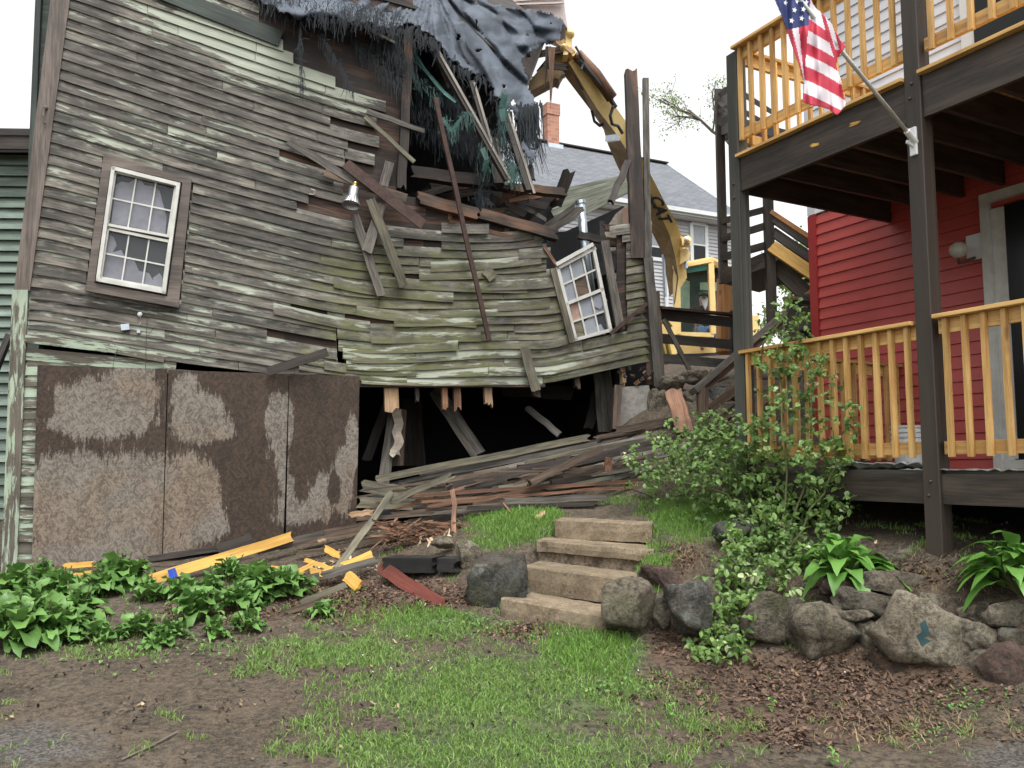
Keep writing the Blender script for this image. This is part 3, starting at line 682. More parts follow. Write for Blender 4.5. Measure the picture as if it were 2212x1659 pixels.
# ---- sheathing ----
SH=[(150,-80),(900,-80),(885,60),(878,230),(868,412),(905,425),(1000,468),(1165,513),(1180,600),(1200,700),(1230,745),(1330,720),(1330,500),(1396,480),(1400,770),(1300,800),(1176,826),(1040,831),(760,828),(60,800),(70,620),(106,330),(140,60)]
sh=MB(); rr=random.Random(9)
for j in range(-1,46,1):
    jj=j
    cur=None; x=60; spans=[]
    while x<=1406:
        yy=rowy(jj,x)-10
        ok=inpoly(x,yy,SH) and not inpoly(x,yy,[(236,352),(398,394),(364,642),(200,612)]) and not inpoly(x,yy,[(1200,577),(1284,536),(1300,530),(1324,716),(1240,738)]) and not (726<x<744 and 655<yy<790) and not(796<x<850 and 668<yy<690) and not (x>740 and x<830 and 815<yy) 
        if j in(0,) and x<440: ok=False
        if j==-1: ok=False
        if 655<x<862 and 466<yy<505 and x>690: ok=ok and rr.random()<1.1
        if ok and cur is None: cur=x
        if not ok and cur is not None: spans.append((cur,x)); cur=None
        x+=4
    if cur is not None: spans.append((cur,1404))
    for a,b in spans:
        x=a
        while x<b-1:
            e=min(b,x+rr.uniform(150,420)); e=b if b-e<40 else e
            n=max(2,int((e-x)/22)); T=[];B=[];U=[];RG=[]; o=rr.random()*9; rv=rr.random()
            for i in range(n+1):
                xx=lerp(x,e,i/n)
                def bl(xq,yq): 
                    v=.55*math.exp(-(((xq-700)/190)**2+((yq-90)/90)**2))+.45*math.exp(-(((xq-760)/110)**2+((yq-480)/45)**2)); return (0,.25 if yq<200 else .0,min(.85,v))
                y0,y1=rowy(jj,xx)+1,rowy(jj+1,xx)+.2; p,q=W(xx,y1,-.016),W(xx,y0,-.016)
                T.append([q,p]);B.append([q-WN*.02,p-WN*.02]);U.append([(wuv(q)[0],o),(wuv(p)[0],o+.2)]); RG.append([bl(xx,y0),bl(xx,y1)])
            sh.grid(T,B,U,rv,0,RG); x=e
obj('sheathing',sh,M['sheath'],house)
# eave board (dark green) and loose fascia at the top
ev=MB(); wbeam(ev,250,-58,606,84,34,.045,.02); obj('eave_board',ev,M['eavegreen'],house)
# ---- posts, sills, beams of the frame ----
fr=MB(); wbeam(fr,884,60,866,418,19,.03,.12,nw=3,nseg=8,wob=.02,rag1=.1); tag(obj('corner_stud',fr,M['rotwood'],house),'rotten stud at the edge of the torn opening',None)
pp=MB()
def pbeam(mb,x0,y0,Y0,x1,y1,Y1,wpx,t=.03,**k):
    p,q=P(x0,y0,Y0),P(x1,y1,Y1); d=Vector((x1-x0,y1-y0)).normalized(); Y=(Y0+Y1)/2
    s=P((x0+x1)/2-d.y*10,(y0+y1)/2+d.x*10,Y)-P((x0+x1)/2,(y0+y1)/2,Y)
    if 'w1' in k and k['w1'] is not None: k['w1']=k['w1']*s.length/10
    mb.beam(p,q,s,wpx*s.length/10,t,**k)
mb=MB(); pbeam(mb,1362,150,11.0,1378,560,11.0,25,.16,nw=5,nseg=9,wob=.010,rag0=.12,w1=32); tag(obj('corner_post',mb,M['rotwood'],house),'tall rotten timber post broken off at the top',None)
mb=MB(); pbeam(mb,1394,170,10.95,1400,560,10.95,13,.06,nseg=6,wob=.01); pbeam(mb,1400,558,10.95,1424,842,10.95,20,.08,nw=2,nseg=6,wob=.01,rag1=.05); tag(obj('corner_board',mb,M['greywood'],house),'tall thin grey board standing free above the roofline',None)
for (a) in [(1390,540,11.05,1410,832,11.05,24,.1,'rotwood'),(1300,492,11.0,1392,497,11.0,13,.06,'rotwood'),(1299,475,11.0,1306,545,11.0,11,.05,'rotwood'),(1247,508,10.9,1308,519,11.0,15,.08,'rotwood'),(1305,521,11,1388,530,11.1,17,.09,'rotwood'),(1358,345,10.95,1318,440,10.8,15,.07,'darkwood')]:
    mb=MB(); pbeam(mb,*a[:8],nw=2,nseg=5,wob=.015,rag0=.05,rag1=.05); obj('frame_timber',mb,M[a[8]],house)
# long rotten sill beams over the sagging wall
for (x0,y0,x1,y1,w,off,m) in [(880,372,1110,402,24,-.25,'rotwood'),(1090,405,1228,418,16,-.3,'rotwood'),(895,428,1040,468,24,.02,'rotwood'),(1030,462,1205,510,22,.02,'rotwood'),(960,476,1165,528,9,.0,'redwood'),(1002,462,1185,517,8,-.02,'redwood')]:
    mb=MB(); wbeam(mb,x0,y0,x1,y1,w,off,.14 if w>10 else .04,nw=4,nseg=12,wob=.014 if w>10 else .004,rag0=.08,rag1=.16); obj('floor_beam',mb,M[m],house)
mb=MB()
for x,y0,y1 in [(972,450,474),(1023,468,492),(1094,482,505),(1150,495,515)]: wbeam(mb,x,y0,x,y1,9,-.03,.05)
obj('blocking',mb,M['redwood'],house)
mb=MB(); wbeam(mb,735,832,1176,832,9,.0,.06,nseg=4,wob=.01); obj('bottom_sill',mb,M['sheath'],house)
# hanging joist stubs under the wall
for (x,y0,y1,w,m) in [(844,838,893,30,'palewood'),(959,838,892,12,'redwood'),(986,838,894,15,'redwood'),(1053,836,884,16,'palewood'),(1157,833,862,14,'brownwood'),(1244,812,846,11,'brownwood'),(900,838,872,8,'darkwood'),(1344,790,836,8,'palewood')]:
    mb=MB(); wbeam(mb,x,y0,x+2,y1,w,-.08,.09,nw=4,nseg=3,wob=.008,rag1=.09); obj('joist',mb,M[m],house)
# inner props and broken boards seen in the dark cellar opening
for (a,m) in [((938,838,11.2,1036,985,10.9,32,.05),'greywood'),((1136,878,11,1212,942,10.8,14,.06),'greywood'),((1300,800,11.4,1312,940,11.4,38,.04),'greywood'),((852,885,10.6,828,1050,10.4,24,.05),'greywood'),((866,880,10.7,858,1010,10.6,26,.05),'brownwood'),((1290,845,11.8,1270,930,11.8,20,.05),'darkwood'),((790,1000,10.8,850,840,11,20,.06),'darkwood'),((1080,840,11.8,1240,850,12,30,.05),'darkwood'),((880,860,11.9,890,1010,11.9,60,.02),'darkwood')]:
    mb=MB(); pbeam(mb,*a,nw=2,nseg=5,wob=.012,rag0=.05,rag1=.05); obj('cellar_prop',mb,M[m],house)
mb=MB(); pbeam(mb,862,876,10.5,856,992,10.4,20,.015,nw=5,nseg=12,wob=.06,rag0=.1,rag1=.12); obj('peeling_plaster',mb,M['plaster'],house)
# dark interior shell
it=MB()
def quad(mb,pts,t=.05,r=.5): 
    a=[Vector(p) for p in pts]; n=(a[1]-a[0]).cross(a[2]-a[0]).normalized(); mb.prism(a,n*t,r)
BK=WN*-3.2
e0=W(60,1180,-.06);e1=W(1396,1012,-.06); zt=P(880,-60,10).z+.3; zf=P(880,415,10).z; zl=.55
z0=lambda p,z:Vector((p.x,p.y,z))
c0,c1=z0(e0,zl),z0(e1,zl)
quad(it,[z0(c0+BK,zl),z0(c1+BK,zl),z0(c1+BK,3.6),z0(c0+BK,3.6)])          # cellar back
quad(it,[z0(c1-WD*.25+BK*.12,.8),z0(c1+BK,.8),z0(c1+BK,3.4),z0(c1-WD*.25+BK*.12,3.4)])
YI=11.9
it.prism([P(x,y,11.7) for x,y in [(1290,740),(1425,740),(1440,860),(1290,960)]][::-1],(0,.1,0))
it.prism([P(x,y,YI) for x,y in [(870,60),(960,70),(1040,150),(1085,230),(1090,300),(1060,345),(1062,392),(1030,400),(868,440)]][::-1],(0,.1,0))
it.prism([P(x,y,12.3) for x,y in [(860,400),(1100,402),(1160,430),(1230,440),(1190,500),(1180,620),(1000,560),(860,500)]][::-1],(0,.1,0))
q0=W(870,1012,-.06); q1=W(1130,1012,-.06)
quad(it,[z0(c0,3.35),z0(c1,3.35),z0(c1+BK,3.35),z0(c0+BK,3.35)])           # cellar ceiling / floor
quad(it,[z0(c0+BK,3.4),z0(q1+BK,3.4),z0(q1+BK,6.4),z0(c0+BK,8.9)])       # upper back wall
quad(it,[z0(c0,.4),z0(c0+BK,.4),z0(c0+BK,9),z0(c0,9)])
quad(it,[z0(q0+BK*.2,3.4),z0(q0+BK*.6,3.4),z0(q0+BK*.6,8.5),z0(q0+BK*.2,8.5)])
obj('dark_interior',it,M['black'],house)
# sloping roof deck under the tarp
rf=MB(); quad(rf,[W(300,-150,.1),W(900,20,.0),W(1130,215,-1.9),W(1200,30,-3.0),W(1040,-200,-3.6),W(300,-400,-2)],.04); obj('roof_boards',rf,M['darkwood'],house)
# hanging rafters
for (x0,y0,x1,y1,o0,o1,w) in [(930,92,1098,392,.05,.12,13),(1018,178,1062,330,-.1,.0,12),(1090,245,1146,418,-.1,.1,17),(1040,150,1100,300,-.5,-.4,14),(1060,300,1080,400,-.2,-.1,26),(868,65,890,105,-.1,-.1,9),(707,18,850,92,.12,.12,6),(925,95,965,190,-.7,-.6,9)]:
    mb=MB(); wbeam(mb,x0,y0,x1,y1,w,o0,.09,o1=o1,nseg=4,wob=.01,rag1=.04)
    wbeam(mb,x0+w*.5,y0,x1+w*.5,y1,5,o0+.05,.02,o1=o1+.05,m=1,r=.8); obj('rafter',mb,[M['darkwood'],M['palegrey']],house)
# upper floor edge and jumbled boards in the breach
rj=random.Random(21)
for k in range(26):
    x=rj.uniform(930,1160);y=rj.uniform(398,450)+(x-930)*.10; L=rj.uniform(50,150); a=rj.gauss(-.15,.35); m=rj.choice(['darkwood','rotwood','darkwood','greywood','brownwood'])
    mb=MB(); d=Vector((math.cos(a),math.sin(a))); Y=rj.uniform(11.0,11.9); pbeam(mb,x-d.x*L/2,y-d.y*L/2,Y,x+d.x*L/2,y+d.y*L/2,Y+rj.uniform(-.4,.4),rj.uniform(5,16),.025,nw=2,nseg=3,rag0=.06,rag1=.08,wob=.015); obj('broken_floorboard',mb,M[m],house)
for (x0,y0,x1,y1,w,m) in [(1144,352,1152,398,12,'darkwood'),(1196,455,1232,362,26,'darkwood'),(1150,430,1222,416,26,'rotwood'),(1060,440,1225,412,12,'redwood'),(1100,500,1200,415,20,'darkwood'),(1150,520,1260,440,26,'greywood'),(992,405,1032,395,12,'paleroof'),(880,440,990,455,34,'sheath')]:
    mb=MB(); pbeam(mb,x0,y0,11.5,x1,y1,11.3,w,.03,nw=3,nseg=3,rag0=.1,rag1=.14,wob=.01,w1=None); obj('broken_floorboard',mb,M[m],house)
# low roof fragment with pale green boards, stove pipe, plaster wall at right end
mb=MB()
for k in range(6):
    f=k/5; pbeam(mb,1170+f*36,430+f*62+ -6,12.3-f*.6,1352+f*4,398+f*27-14,12.6-f*.8,13,.02,nseg=2,rag0=.05)
obj('lean_to_roof',mb,M['paleroof'],house)
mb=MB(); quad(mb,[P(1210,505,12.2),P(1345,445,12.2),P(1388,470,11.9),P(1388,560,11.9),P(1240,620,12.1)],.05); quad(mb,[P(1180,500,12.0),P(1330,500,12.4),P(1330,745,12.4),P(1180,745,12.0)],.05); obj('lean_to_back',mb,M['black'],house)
mb=MB(); mb.prism([P(1302,505,11.35),P(1330,462,11.35),P(1352,445,11.35),P(1372,440,11.35),P(1378,535,11.35),P(1300,545,11.35)][::-1],Vector((0,.04,0))); obj('plaster_wall',mb,M['plaster'],house)
mb=MB(); mb.prism([P(1345,450,11.3),P(1368,446,11.3),P(1372,530,11.3),P(1346,532,11.3)][::-1],Vector((0,.03,0))); obj('plaster_wall',mb,M['pinkplaster'],house)
mb=MB(); mb.tube([P(1254,436,11.45),P(1262,520,11.4),P(1280,660,11.35)],.062,16); o=obj('stove_pipe',mb,M['galv'],house,smooth=True)
mb=MB(); mb.tube([P(1253.5,434,11.45),P(1254.5,441,11.45)],.072,16); obj('pipe_collar',mb,M['galv'],o)
mb=MB(); mb.tube([P(1263,520,11.4),P(1263.4,525,11.4)],.068,16); obj('pipe_collar',mb,M['galv'],o)
# concrete pier and its brick edge
mb=MB(); q=[P(1341,836,11.0),P(1402,832,10.9),P(1408,925,10.85),P(1338,930,10.95)][::-1]; mb.prism(q,Vector((.08,.45,0))); obj('concrete_pier',mb,M['concrete'],house)
mb=MB(); pbeam(mb,1333,836,10.9,1328,930,10.85,16,.3,nseg=4,wob=.01,nw=2); obj('pier_edge',mb,M['brownwood'],house)
for k in range(16):
    mb=MB(); x=rj.uniform(1335,1412);y=rj.uniform(795,832);pbeam(mb,x,y,10.95,x+rj.uniform(-14,14),y+rj.uniform(-14,14),10.9,rj.uniform(4,9),.03,r=rj.random(),rag0=.02,rag1=.03,nw=2); obj('rotten_sill',mb,M['rotwood'],house)
# ---- window upper left ----
def qlerp(Q,u,v): 
    a=Vector(Q[0]).lerp(Vector(Q[1]),u); b=Vector(Q[3]).lerp(Vector(Q[2]),u); return a.lerp(b,v)
wt=MB(); Q=[(224,331),(414,387),(386,657),(186,619)]; I=[(240,356),(394,394),(361,640),(204,611)]
for a,b in ((0,1),(1,2),(3,2),(0,3)):
    quadp=[Q[a],Q[b],I[b],I[a]]
    pts=[W(x,y,.055 if a!=3 else .065) for x,y in quadp]
    if a in(1,3): pts=pts if a==1 else pts[::-1]
    if a==0 and b==3: pts=[pts[0],pts[3],pts[2],pts[1]][::-1]; pts=[W(x,y,.053) for x,y in [Q[0],Q[3],I[3],I[0]]][::-1]
    uv=None
    wt.prism(pts,-WN*.06)
    # sill lip
wbeam(wt,184,624,388,661,9,.10,.06)
win=obj('window',wt,M['trim'],house)
OQ=[(242,360),(390,397),(358,636),(208,608)]
wf=MB()
def frameq(mb,Q,wpx,off,t,r=.5):
    q=[Vector(p) for p in Q]; c=sum(q,Vector((0,0)))/4
    for i in range(4):
        a,b=q[i],q[(i+1)%4]; n=(c-(a+b)/2); d=(b-a).normalized(); n=(n-d*n.dot(d)).normalized()
        wbeam(mb,*(a+n*wpx/2),*(b+n*wpx/2),wpx,off,t,r=r)
frameq(wf,OQ,8,.062,.07)
fo=obj('window_frame',wf,M['whitedirty'],win)
up=[(252,373),(380,402),(363,510),(233,484)]; dn=[(236,496),(366,524),(352,624),(219,599)]
for Qs,off in ((up,.045),(dn,.03)):
    s_=MB(); frameq(s_,[(Qs[0][0]-5,Qs[0][1]-5),(Qs[1][0]+4,Qs[1][1]-4),(Qs[2][0]+3,Qs[2][1]+4),(Qs[3][0]-5,Qs[3][1]+4)],6,off,.04)
    for u in (1/3,2/3):
        a,b=qlerp(Qs,u,0),qlerp(Qs,u,1); wbeam(s_,*a,*b,3.2,off-.008,.014)
    a,b=qlerp(Qs,0,.5),qlerp(Qs,1,.5); wbeam(s_,*a,*b,3.2,off-.008,.0135)
    obj('sash',s_,M['whitedirty'],win)
    g_=MB(); g_.face([W(*p,off-.02) for p in Qs][::-1]); obj('pane',g_,M['glass'],win)
ps=MB()
def blob(mb,pts,off): mb.face([W(x,y,off) for x,y in pts][::-1])
blob(ps,[(250,400),(262,392),(278,395),(292,388),(303,386),(312,400),(330,402),(345,412),(352,440),(360,470),(357,505),(240,482)],-.005)
blob(ps,[(232,505),(246,512),(252,530),(243,545),(262,540),(268,552),(290,562),(300,585),(322,590),(330,604),(345,612),(340,620),(222,597)],-.007)
blob(ps,[(330,600),(345,590),(351,600),(349,620),(335,618)],-.006)
obj('sky_reflection',ps,M['skyreflect'],win)  # pale sheets behind the glass stand in for sky reflections
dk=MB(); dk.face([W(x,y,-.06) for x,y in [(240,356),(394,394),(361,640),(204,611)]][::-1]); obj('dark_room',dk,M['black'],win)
# ---- leaning window lower right ----
LW=[(1200,578),(1284,533),(1322,716),(1240,738)]
lw=MB(); frameq(lw,LW,7,.03,.05); wbeam(lw,1200,572,1280,528,8,.05,.06,wob=.005,nseg=3)
a,b=qlerp(LW,0,.5),qlerp(LW,1,.5); wbeam(lw,*a,*b,7,.035,.04)
for u in (1/3,2/3): wbeam(lw,*qlerp(LW,u,0),*qlerp(LW,u,1),3.5,.022,.02)
for v in (.25,.75): wbeam(lw,*qlerp(LW,0,v),*qlerp(LW,1,v),3.5,.022,.019)
lwo=obj('window',lw,M['whitedirty'],house); lwo['label']='broken twelve pane window leaning out of the wall'
pm={(0,0):'frost',(1,0):'frost',(0,1):'frost',(0,2):'pinkpane',(1,2):'frost',(2,2):'frost',(1,3):'frost',(0,3):'mosswood',(2,3):'glass',(1,1):'brownwood'}
for (i,k),m in pm.items():
    mb=MB(); qq=[qlerp(LW,(i+a)/3,(k+b)/4) for a,b in ((0,0),(1,0),(1,1),(0,1))]
    c=sum(qq,Vector((0,0)))/4; j_=1 if m!='frost' or k<2 else 0
    qq=[c+(p-c)*1.0+(Vector((rj.uniform(-3,3),rj.uniform(-3,3))) if not j_ else Vector((0,0))) for p in qq]
    if (i,k)==(1,3): qq[0]+=Vector((6,9))
    if (i,k)==(2,2): qq[1]+=Vector((-9,10))
    if (i,k)==(2,2) or (i,k)==(2,3): pass
    mb.prism([W(*p,.012+.004*rj.random()) for p in qq][::-1],-WN*.004); obj('pane',mb,M[m],lwo)
for (pts) in [[(1283,640),(1302,632),(1312,650),(1296,668),(1280,660)],[(1262,714),(1298,700),(1310,722),(1276,728)]]:
    mb=MB(); mb.prism([W(*p,.03) for p in pts][::-1],-WN*.004); obj('pane',mb,M['frost'],lwo)
mb=MB(); wbeam(mb,1194,580,1236,740,13,.07,.04,nseg=3,wob=.008); tag(obj('window_trim',mb,M['mosswood'],house),'leaning mossy window casing',None)
mb=MB(); wbeam(mb,1306,520,1340,712,17,.05,.04,nseg=3,wob=.008); obj('window_trim',mb,M['greywood'],house)
mb=MB(); wbeam(mb,1397,655,1318,722,8,.09,.03); obj('brace',mb,M['rust'],house)
mb=MB(); wbeam(mb,1176,534,1201,572,6,.05,.03); obj('brace',mb,M['redwood'],house)
# ---- OSB boarding ----
def wet(px,py):
    # wet stain map (1 = wet) in wall coordinates, stains with shapes of their own
    dry=[(215,885,120,62),(280,850,60,70),(300,855,40,60),(430,900,60,55),(470,930,35,22),(400,860,30,50),
         (170,1085,150,100),(300,1080,120,95),(420,1080,55,95),(230,1190,180,60),(605,910,28,60),(600,1000,22,80),(625,1080,48,50),(660,1090,60,35),(740,1040,22,70),(760,960,14,60),(700,1075,20,50),(450,1130,40,40)]
    v=1.
    for a,b,c,d in dry:
        q=math.sqrt(((px-a)/c)**2+((py-b)/d)**2); v=min(v,np.clip((q-.72)*1.3,0,1))
    for a,b,c,d in [(650,1040,18,50),(720,1055,16,45),(700,960,34,60),(310,1235,420,12),(560,1050,50,110),(90,870,30,70)]:
        q=math.sqrt(((px-a)/c)**2+((py-b)/d)**2); v=max(v,np.clip(1.35-q,0,1))
    return float(v)
for n_i,(xa,xb,ya,yb,of) in enumerate([(81,361.5,788,797,.075),(363.5,624,799,808,.07),(625,777,808,813,.08)]):
    mb=MB(); nx_,ny_=24,36; T=[];B=[];U=[];RG=[]
    for i in range(nx_+1):
        a=[];b=[];c=[];g=[]
        for k in range(ny_+1):
            f=k/ny_; xt=lerp(xa,xb,i/nx_); yt=lerp(ya,yb,i/nx_)
            xb_=xt-13+xt*.004 if xt<200 else xt-12
            if n_i==2: xb_=xt-8
            x=lerp(xt,xb_,f); y=lerp(yt,1232-(xt-81)*.10,f)
            p=W(x,y,of+.006*nz(x*.01,y*.01)); a.append(p);b.append(p-WN*.014);c.append(wuv(p));g.append((wet(x,y),0,0))
        T.append(a[::-1]);B.append(b[::-1]);U.append(c[::-1]);RG.append(g[::-1])
    mb.grid(T,B,U,.5,0,RG)
    tag(obj('boarding_panel',mb,M['osb'],house),['left boarding sheet, mostly dry and grey','middle boarding sheet half soaked dark','narrow right boarding sheet with drip stains'][n_i],None)
mb=MB()
for (x,y,a,L) in [(195,1150,.1,30),(277,1165,1.5,30),(430,1105,.8,14)]: wbeam(mb,x,y,x+math.cos(a)*L,y+math.sin(a)*L,3,.085,.004,r=.9)
# wall lamp
la=MB(); p0,p1=W(766,402,.22),W(756,455,.30); ax=(p1-p0).normalized()
def lathe(mb,p0,ax,prof,n=24,m=0,flute=0):
    x=ax.cross(Vector((0,1,.2))).normalized(); y=ax.cross(x).normalized(); b=len(mb.v)
    for (t,r_) in prof:
        for k in range(n):
            a=2*math.pi*k/n; rr_=r_*(1+(flute if k%2 else 0)*(1 if t>.17 else 0)); mb.v.append(tuple(p0+ax*t+x*math.cos(a)*rr_+y*math.sin(a)*rr_))
    for i in range(len(prof)-1):
        for k in range(n):
            k2=(k+1)%n; mb.idx((b+i*n+k,b+i*n+k2,b+(i+1)*n+k2,b+(i+1)*n+k),[(0,0)]*4,.5,m)
lathe(la,p0,ax,[(0,.001),(0,.03),(.02,.052),(.035,.061),(.15,.063),(.155,.068),(.25,.100),(.265,.105),(.265,.096),(.2,.07),(.17,.001)],48,flute=.045)
lo_=obj('wall_lamp',la,M['alum'],house,smooth=False)
mb=MB(); lathe(mb,p0-ax*.05,ax,[(0,.001),(0,.022),(.018,.028),(.03,.022),(.05,.03),(.055,.001)],16); obj('brass_cap',mb,M['brass'],lo_)
mb=MB(); mb.tube([p0+ax*.05,p0+ax*.02-WN*.15,W(775,440,.02)],.014,8); obj('lamp_arm',mb,M['alum'],lo_)
# small fittings on the siding
mb=MB(); mb.sphere(W(302,679,.05),.028,.02,.028); mb.tube([W(302,684,.05),W(306,694,.05),W(300,703,.05)],.004,6); obj('insulator',mb,M['white'],house,smooth=True)
mb=MB(); wbeam(mb,262,708,280,706,13,.05,.05); wbeam(mb,296,716,303,716,7,.05,.03); obj('junction_box',mb,M['galv'],house)
mb=MB(); mb.tube([W(318,690,.05),W(316,740,.06),W(314,800,.075)],.004,5); mb.tube([W(268,714,.05),W(285,727,.05),W(315,729,.05),W(336,705,.05)],.003,5); mb.tube([W(255,752,.07),W(246,775,.07),W(242,812,.08)],.003,5); obj('cable',mb,M['hose'],house)
mb=MB(); mb.tube([W(97,232,.06),W(94,250,.075),W(98,266,.07)],.012,6); mb.sphere(W(99,233,.05),.025); obj('cleat',mb,M['trim'],house)
mb=MB(); mb.tube([W(672,408,.04),W(682,412,.05),W(678,420,.04),W(668,419,.04)],.005,6); obj('hook',mb,M['whitedirty'],house)
# ---------------- tarp ----------------
def tarpY(px,py):
    # roof slopes back from the wall face; drape over a slanting ridge
    base=W(px,py,.15).y
    edge=float(np.interp(px,[560,700,860,925,1000,1080,1130,1160,1230],[20,25,62,70,150,215,250,240,90]))
    up=max(0,edge-py)
    return base+.006*up+max(0,(px-900))*.0022
TP=[(430,-60),(560,0),(640,40),(700,34),(745,44),(800,52),(835,62),(862,58),(885,50),(915,66),(938,82),(962,112),(990,142),(1012,152),(1050,166),(1070,205),(1088,222),(1108,245),(1118,256),(1126,285),(1131,322),(1139,333),(1150,360),(1153,330),(1150,280),(1160,250),(1155,225),(1142,180),(1128,140),(1135,120),(1170,98),(1192,93),(1208,85),(1216,62),(1214,40),(1190,30),(1168,24),(1120,18),(1090,14),(1060,6),(1046,-4),(1000,-60)]
tp=MB(); st=3.2; gx=np.arange(420,1232,st); gy=np.arange(-60,372,st)
def folds(x,y):
    # long heavy folds running down from the roof peak, gathered near (930,-40)
    a=math.atan2(y+70,x-925); d=math.hypot(y+70,x-925); w_=nz(x*.008,y*.008,2)
    k1=math.sin(a*13+w_*3.2); k2=math.sin(a*29+w_*5+1.3); k3=math.sin(a*61+nz(x*.015,y*.015,5)*5)
    r=min(1,d/110)
    f=.13*(abs(k1)**.6)*r+.055*k2*r+.020*k3*r+.10*nz(x*.006,y*.009,2)
    # sagging cross wrinkles on the right flap
    q=max(0,min(1,(x-1040)/70))*max(0,min(1,(150-y)/60)); f+=q*.05*math.sin(y*.16+nz(x*.02,y*.01)*4)
    return f
tv={}
def tvx(i,k):
    if (i,k) not in tv:
        x=gx[i]+nz(i*.7,k*.9,1)*3; y=gy[k]+nz(i*.8,k*.7,9)*3; Y=tarpY(x,y)-folds(x,y); p=P(x,y,Y); tv[(i,k)]=len(tp.v); tp.v.append(tuple(p))
    return tv[(i,k)]
for i in range(len(gx)-1):
    for k in range(len(gy)-1):
        x=gx[i]+st/2; y=gy[k]+st/2; xx=x+nz(x*.06,y*.06,3)*9; yy=y+nz(x*.05,y*.05,6)*8+ (random.random()-.5)*3
        if not inpoly(xx,yy,TP): continue
        if nz(x*.05,y*.06,12)>(.60 if y<230 else .8): continue
        q=(tvx(i,k),tvx(i,k+1),tvx(i+1,k+1),tvx(i+1,k))
        tp.idx(q,[(gx[a]*.006,gy[b]*.006) for a,b in ((i,k),(i,k+1),(i+1,k+1),(i+1,k))],.5)
tarp=obj('tarp',tp,M['tarp'],smooth=True,solid=.004)
tag(tarp,'torn blue grey tarp draped over the collapsing roof with a frayed dark fringe','tarp')
def strands(name,n,path,L,wd,mat,parent,spread=8,seed=1,Yo=-.05,curl=.3):
    g=random.Random(seed); mb=MB()
    for _ in range(n):
        t=g.random()*(len(path)-1); i=int(t); a,b=path[i],path[min(i+1,len(path)-1)]
        x=lerp(a[0],b[0],t-i)+g.gauss(0,spread); y=lerp(a[1],b[1],t-i)+g.gauss(0,spread*.6); l=L*(.25+g.random()**2*1.2); Y=tarpY(x,y)+Yo+g.uniform(-.15,.15)
        pts=[]; dx=g.gauss(0,curl)
        for k in range(5):
            f=k/4; pts.append(P(x+dx*l*f*f+g.gauss(0,1),y+l*f,Y))
        wv=Vector((wd*g.uniform(.4,1.6),0,0))
        for k in range(4): mb.face([pts[k]-wv*(1-k/5),pts[k]+wv*(1-k/5),pts[k+1]+wv*(1-(k+1)/5),pts[k+1]-wv*(1-(k+1)/5)],r=g.random())
    o=obj(name,mb,mat,parent); o['kind']='stuff'; return o
strands('fringe',260,[(640,25),(745,40),(860,60),(900,60),(940,85),(965,115),(1000,150),(1050,168),(1085,222),(1110,248)],34,.012,M['net'],tarp,spread=5,seed=2)
strands('fringe',300,[(1120,225),(1140,235),(1158,225)],110,.010,M['net'],tarp,spread=7,seed=3,curl=.12)
nt_=thing('torn_netting','dark green debris netting hanging in tatters from the torn roof edge','netting',tuple(P(960,260,10.8)))
def netpatch(path,wpx,n,mat,seed,Y=10.6,yj=.3,lab=None):
    g=random.Random(seed); mb=MB()
    for _ in range(n):
        t=g.random()*(len(path)-1); i=int(t); a,b=path[i],path[i+1]; x=lerp(a[0],b[0],t-i)+g.gauss(0,wpx); y=lerp(a[1],b[1],t-i)+g.gauss(0,wpx); an=math.atan2(b[1]-a[1],b[0]-a[0])+g.gauss(0,.8)
        if g.random()<.72: an=math.pi/2+g.gauss(0,.12)
        l=g.uniform(6,40) if an>1.2 and an<1.95 else g.uniform(4,18); Yy=Y+g.gauss(0,yj*.4); w_=g.uniform(.2,.9); pts=[]
        for k in range(4): f=k/3; pts.append((x+math.cos(an)*l*f+g.gauss(0,1.5),y+math.sin(an)*l*f+g.gauss(0,1.5)))
        for k in range(3):
            d=Vector((pts[k+1][0]-pts[k][0],pts[k+1][1]-pts[k][1])); n_=Vector((-d.y,d.x)).normalized()*w_
            mb.face([P(pts[k][0]-n_.x,pts[k][1]-n_.y,Yy),P(pts[k][0]+n_.x,pts[k][1]+n_.y,Yy),P(pts[k+1][0]+n_.x*.7,pts[k+1][1]+n_.y*.7,Yy),P(pts[k+1][0]-n_.x*.7,pts[k+1][1]-n_.y*.7,Yy)],r=g.random())
    o=obj('netting_strip',mb,mat,nt_); o['kind']='stuff'; return o
netpatch([(885,105),(905,140),(925,180),(960,205),(990,215),(1010,240)],11,750,M['net'],1)
netpatch([(930,200),(945,260),(975,290),(1020,300),(1040,290)],16,800,M['net'],2)
netpatch([(890,170),(900,230),(925,280)],14,380,M['net'],3)
netpatch([(1045,270),(1048,340),(1045,420),(1040,460)],9,420,M['net'],4)
netpatch([(1085,210),(1085,280),(1100,340),(1112,380)],10,420,M['net'],5)
netpatch([(885,110),(890,150),(900,170),(950,205)],5,150,M['netgreen'],6,Y=10.3)
netpatch([(1090,200),(1086,240),(1082,300)],5,150,M['netgreen'],7,Y=10.5)
netpatch([(958,252),(980,280),(1005,245),(1020,250)],3,110,M['netgreen'],8,Y=10.2,yj=.1)
netpatch([(1045,310),(1050,360)],6,90,M['netgreen'],9,Y=10.4); netpatch([(1105,340),(1112,385)],6,90,M['netgreen'],10,Y=10.4)
netpatch([(560,5),(640,30),(720,42),(780,30)],12,420,M['net'],11,Y=9.75,yj=.15)
netpatch([(560,-8),(640,15),(720,22),(790,22),(850,40)],13,600,M['net'],21,Y=9.55,yj=.15)
netpatch([(700,10),(800,40),(860,60),(930,85)],9,260,M['net'],22,Y=9.8,yj=.1)
netpatch([(648,40),(650,120),(653,190)],1.8,110,M['net'],12,Y=9.55,yj=.05)
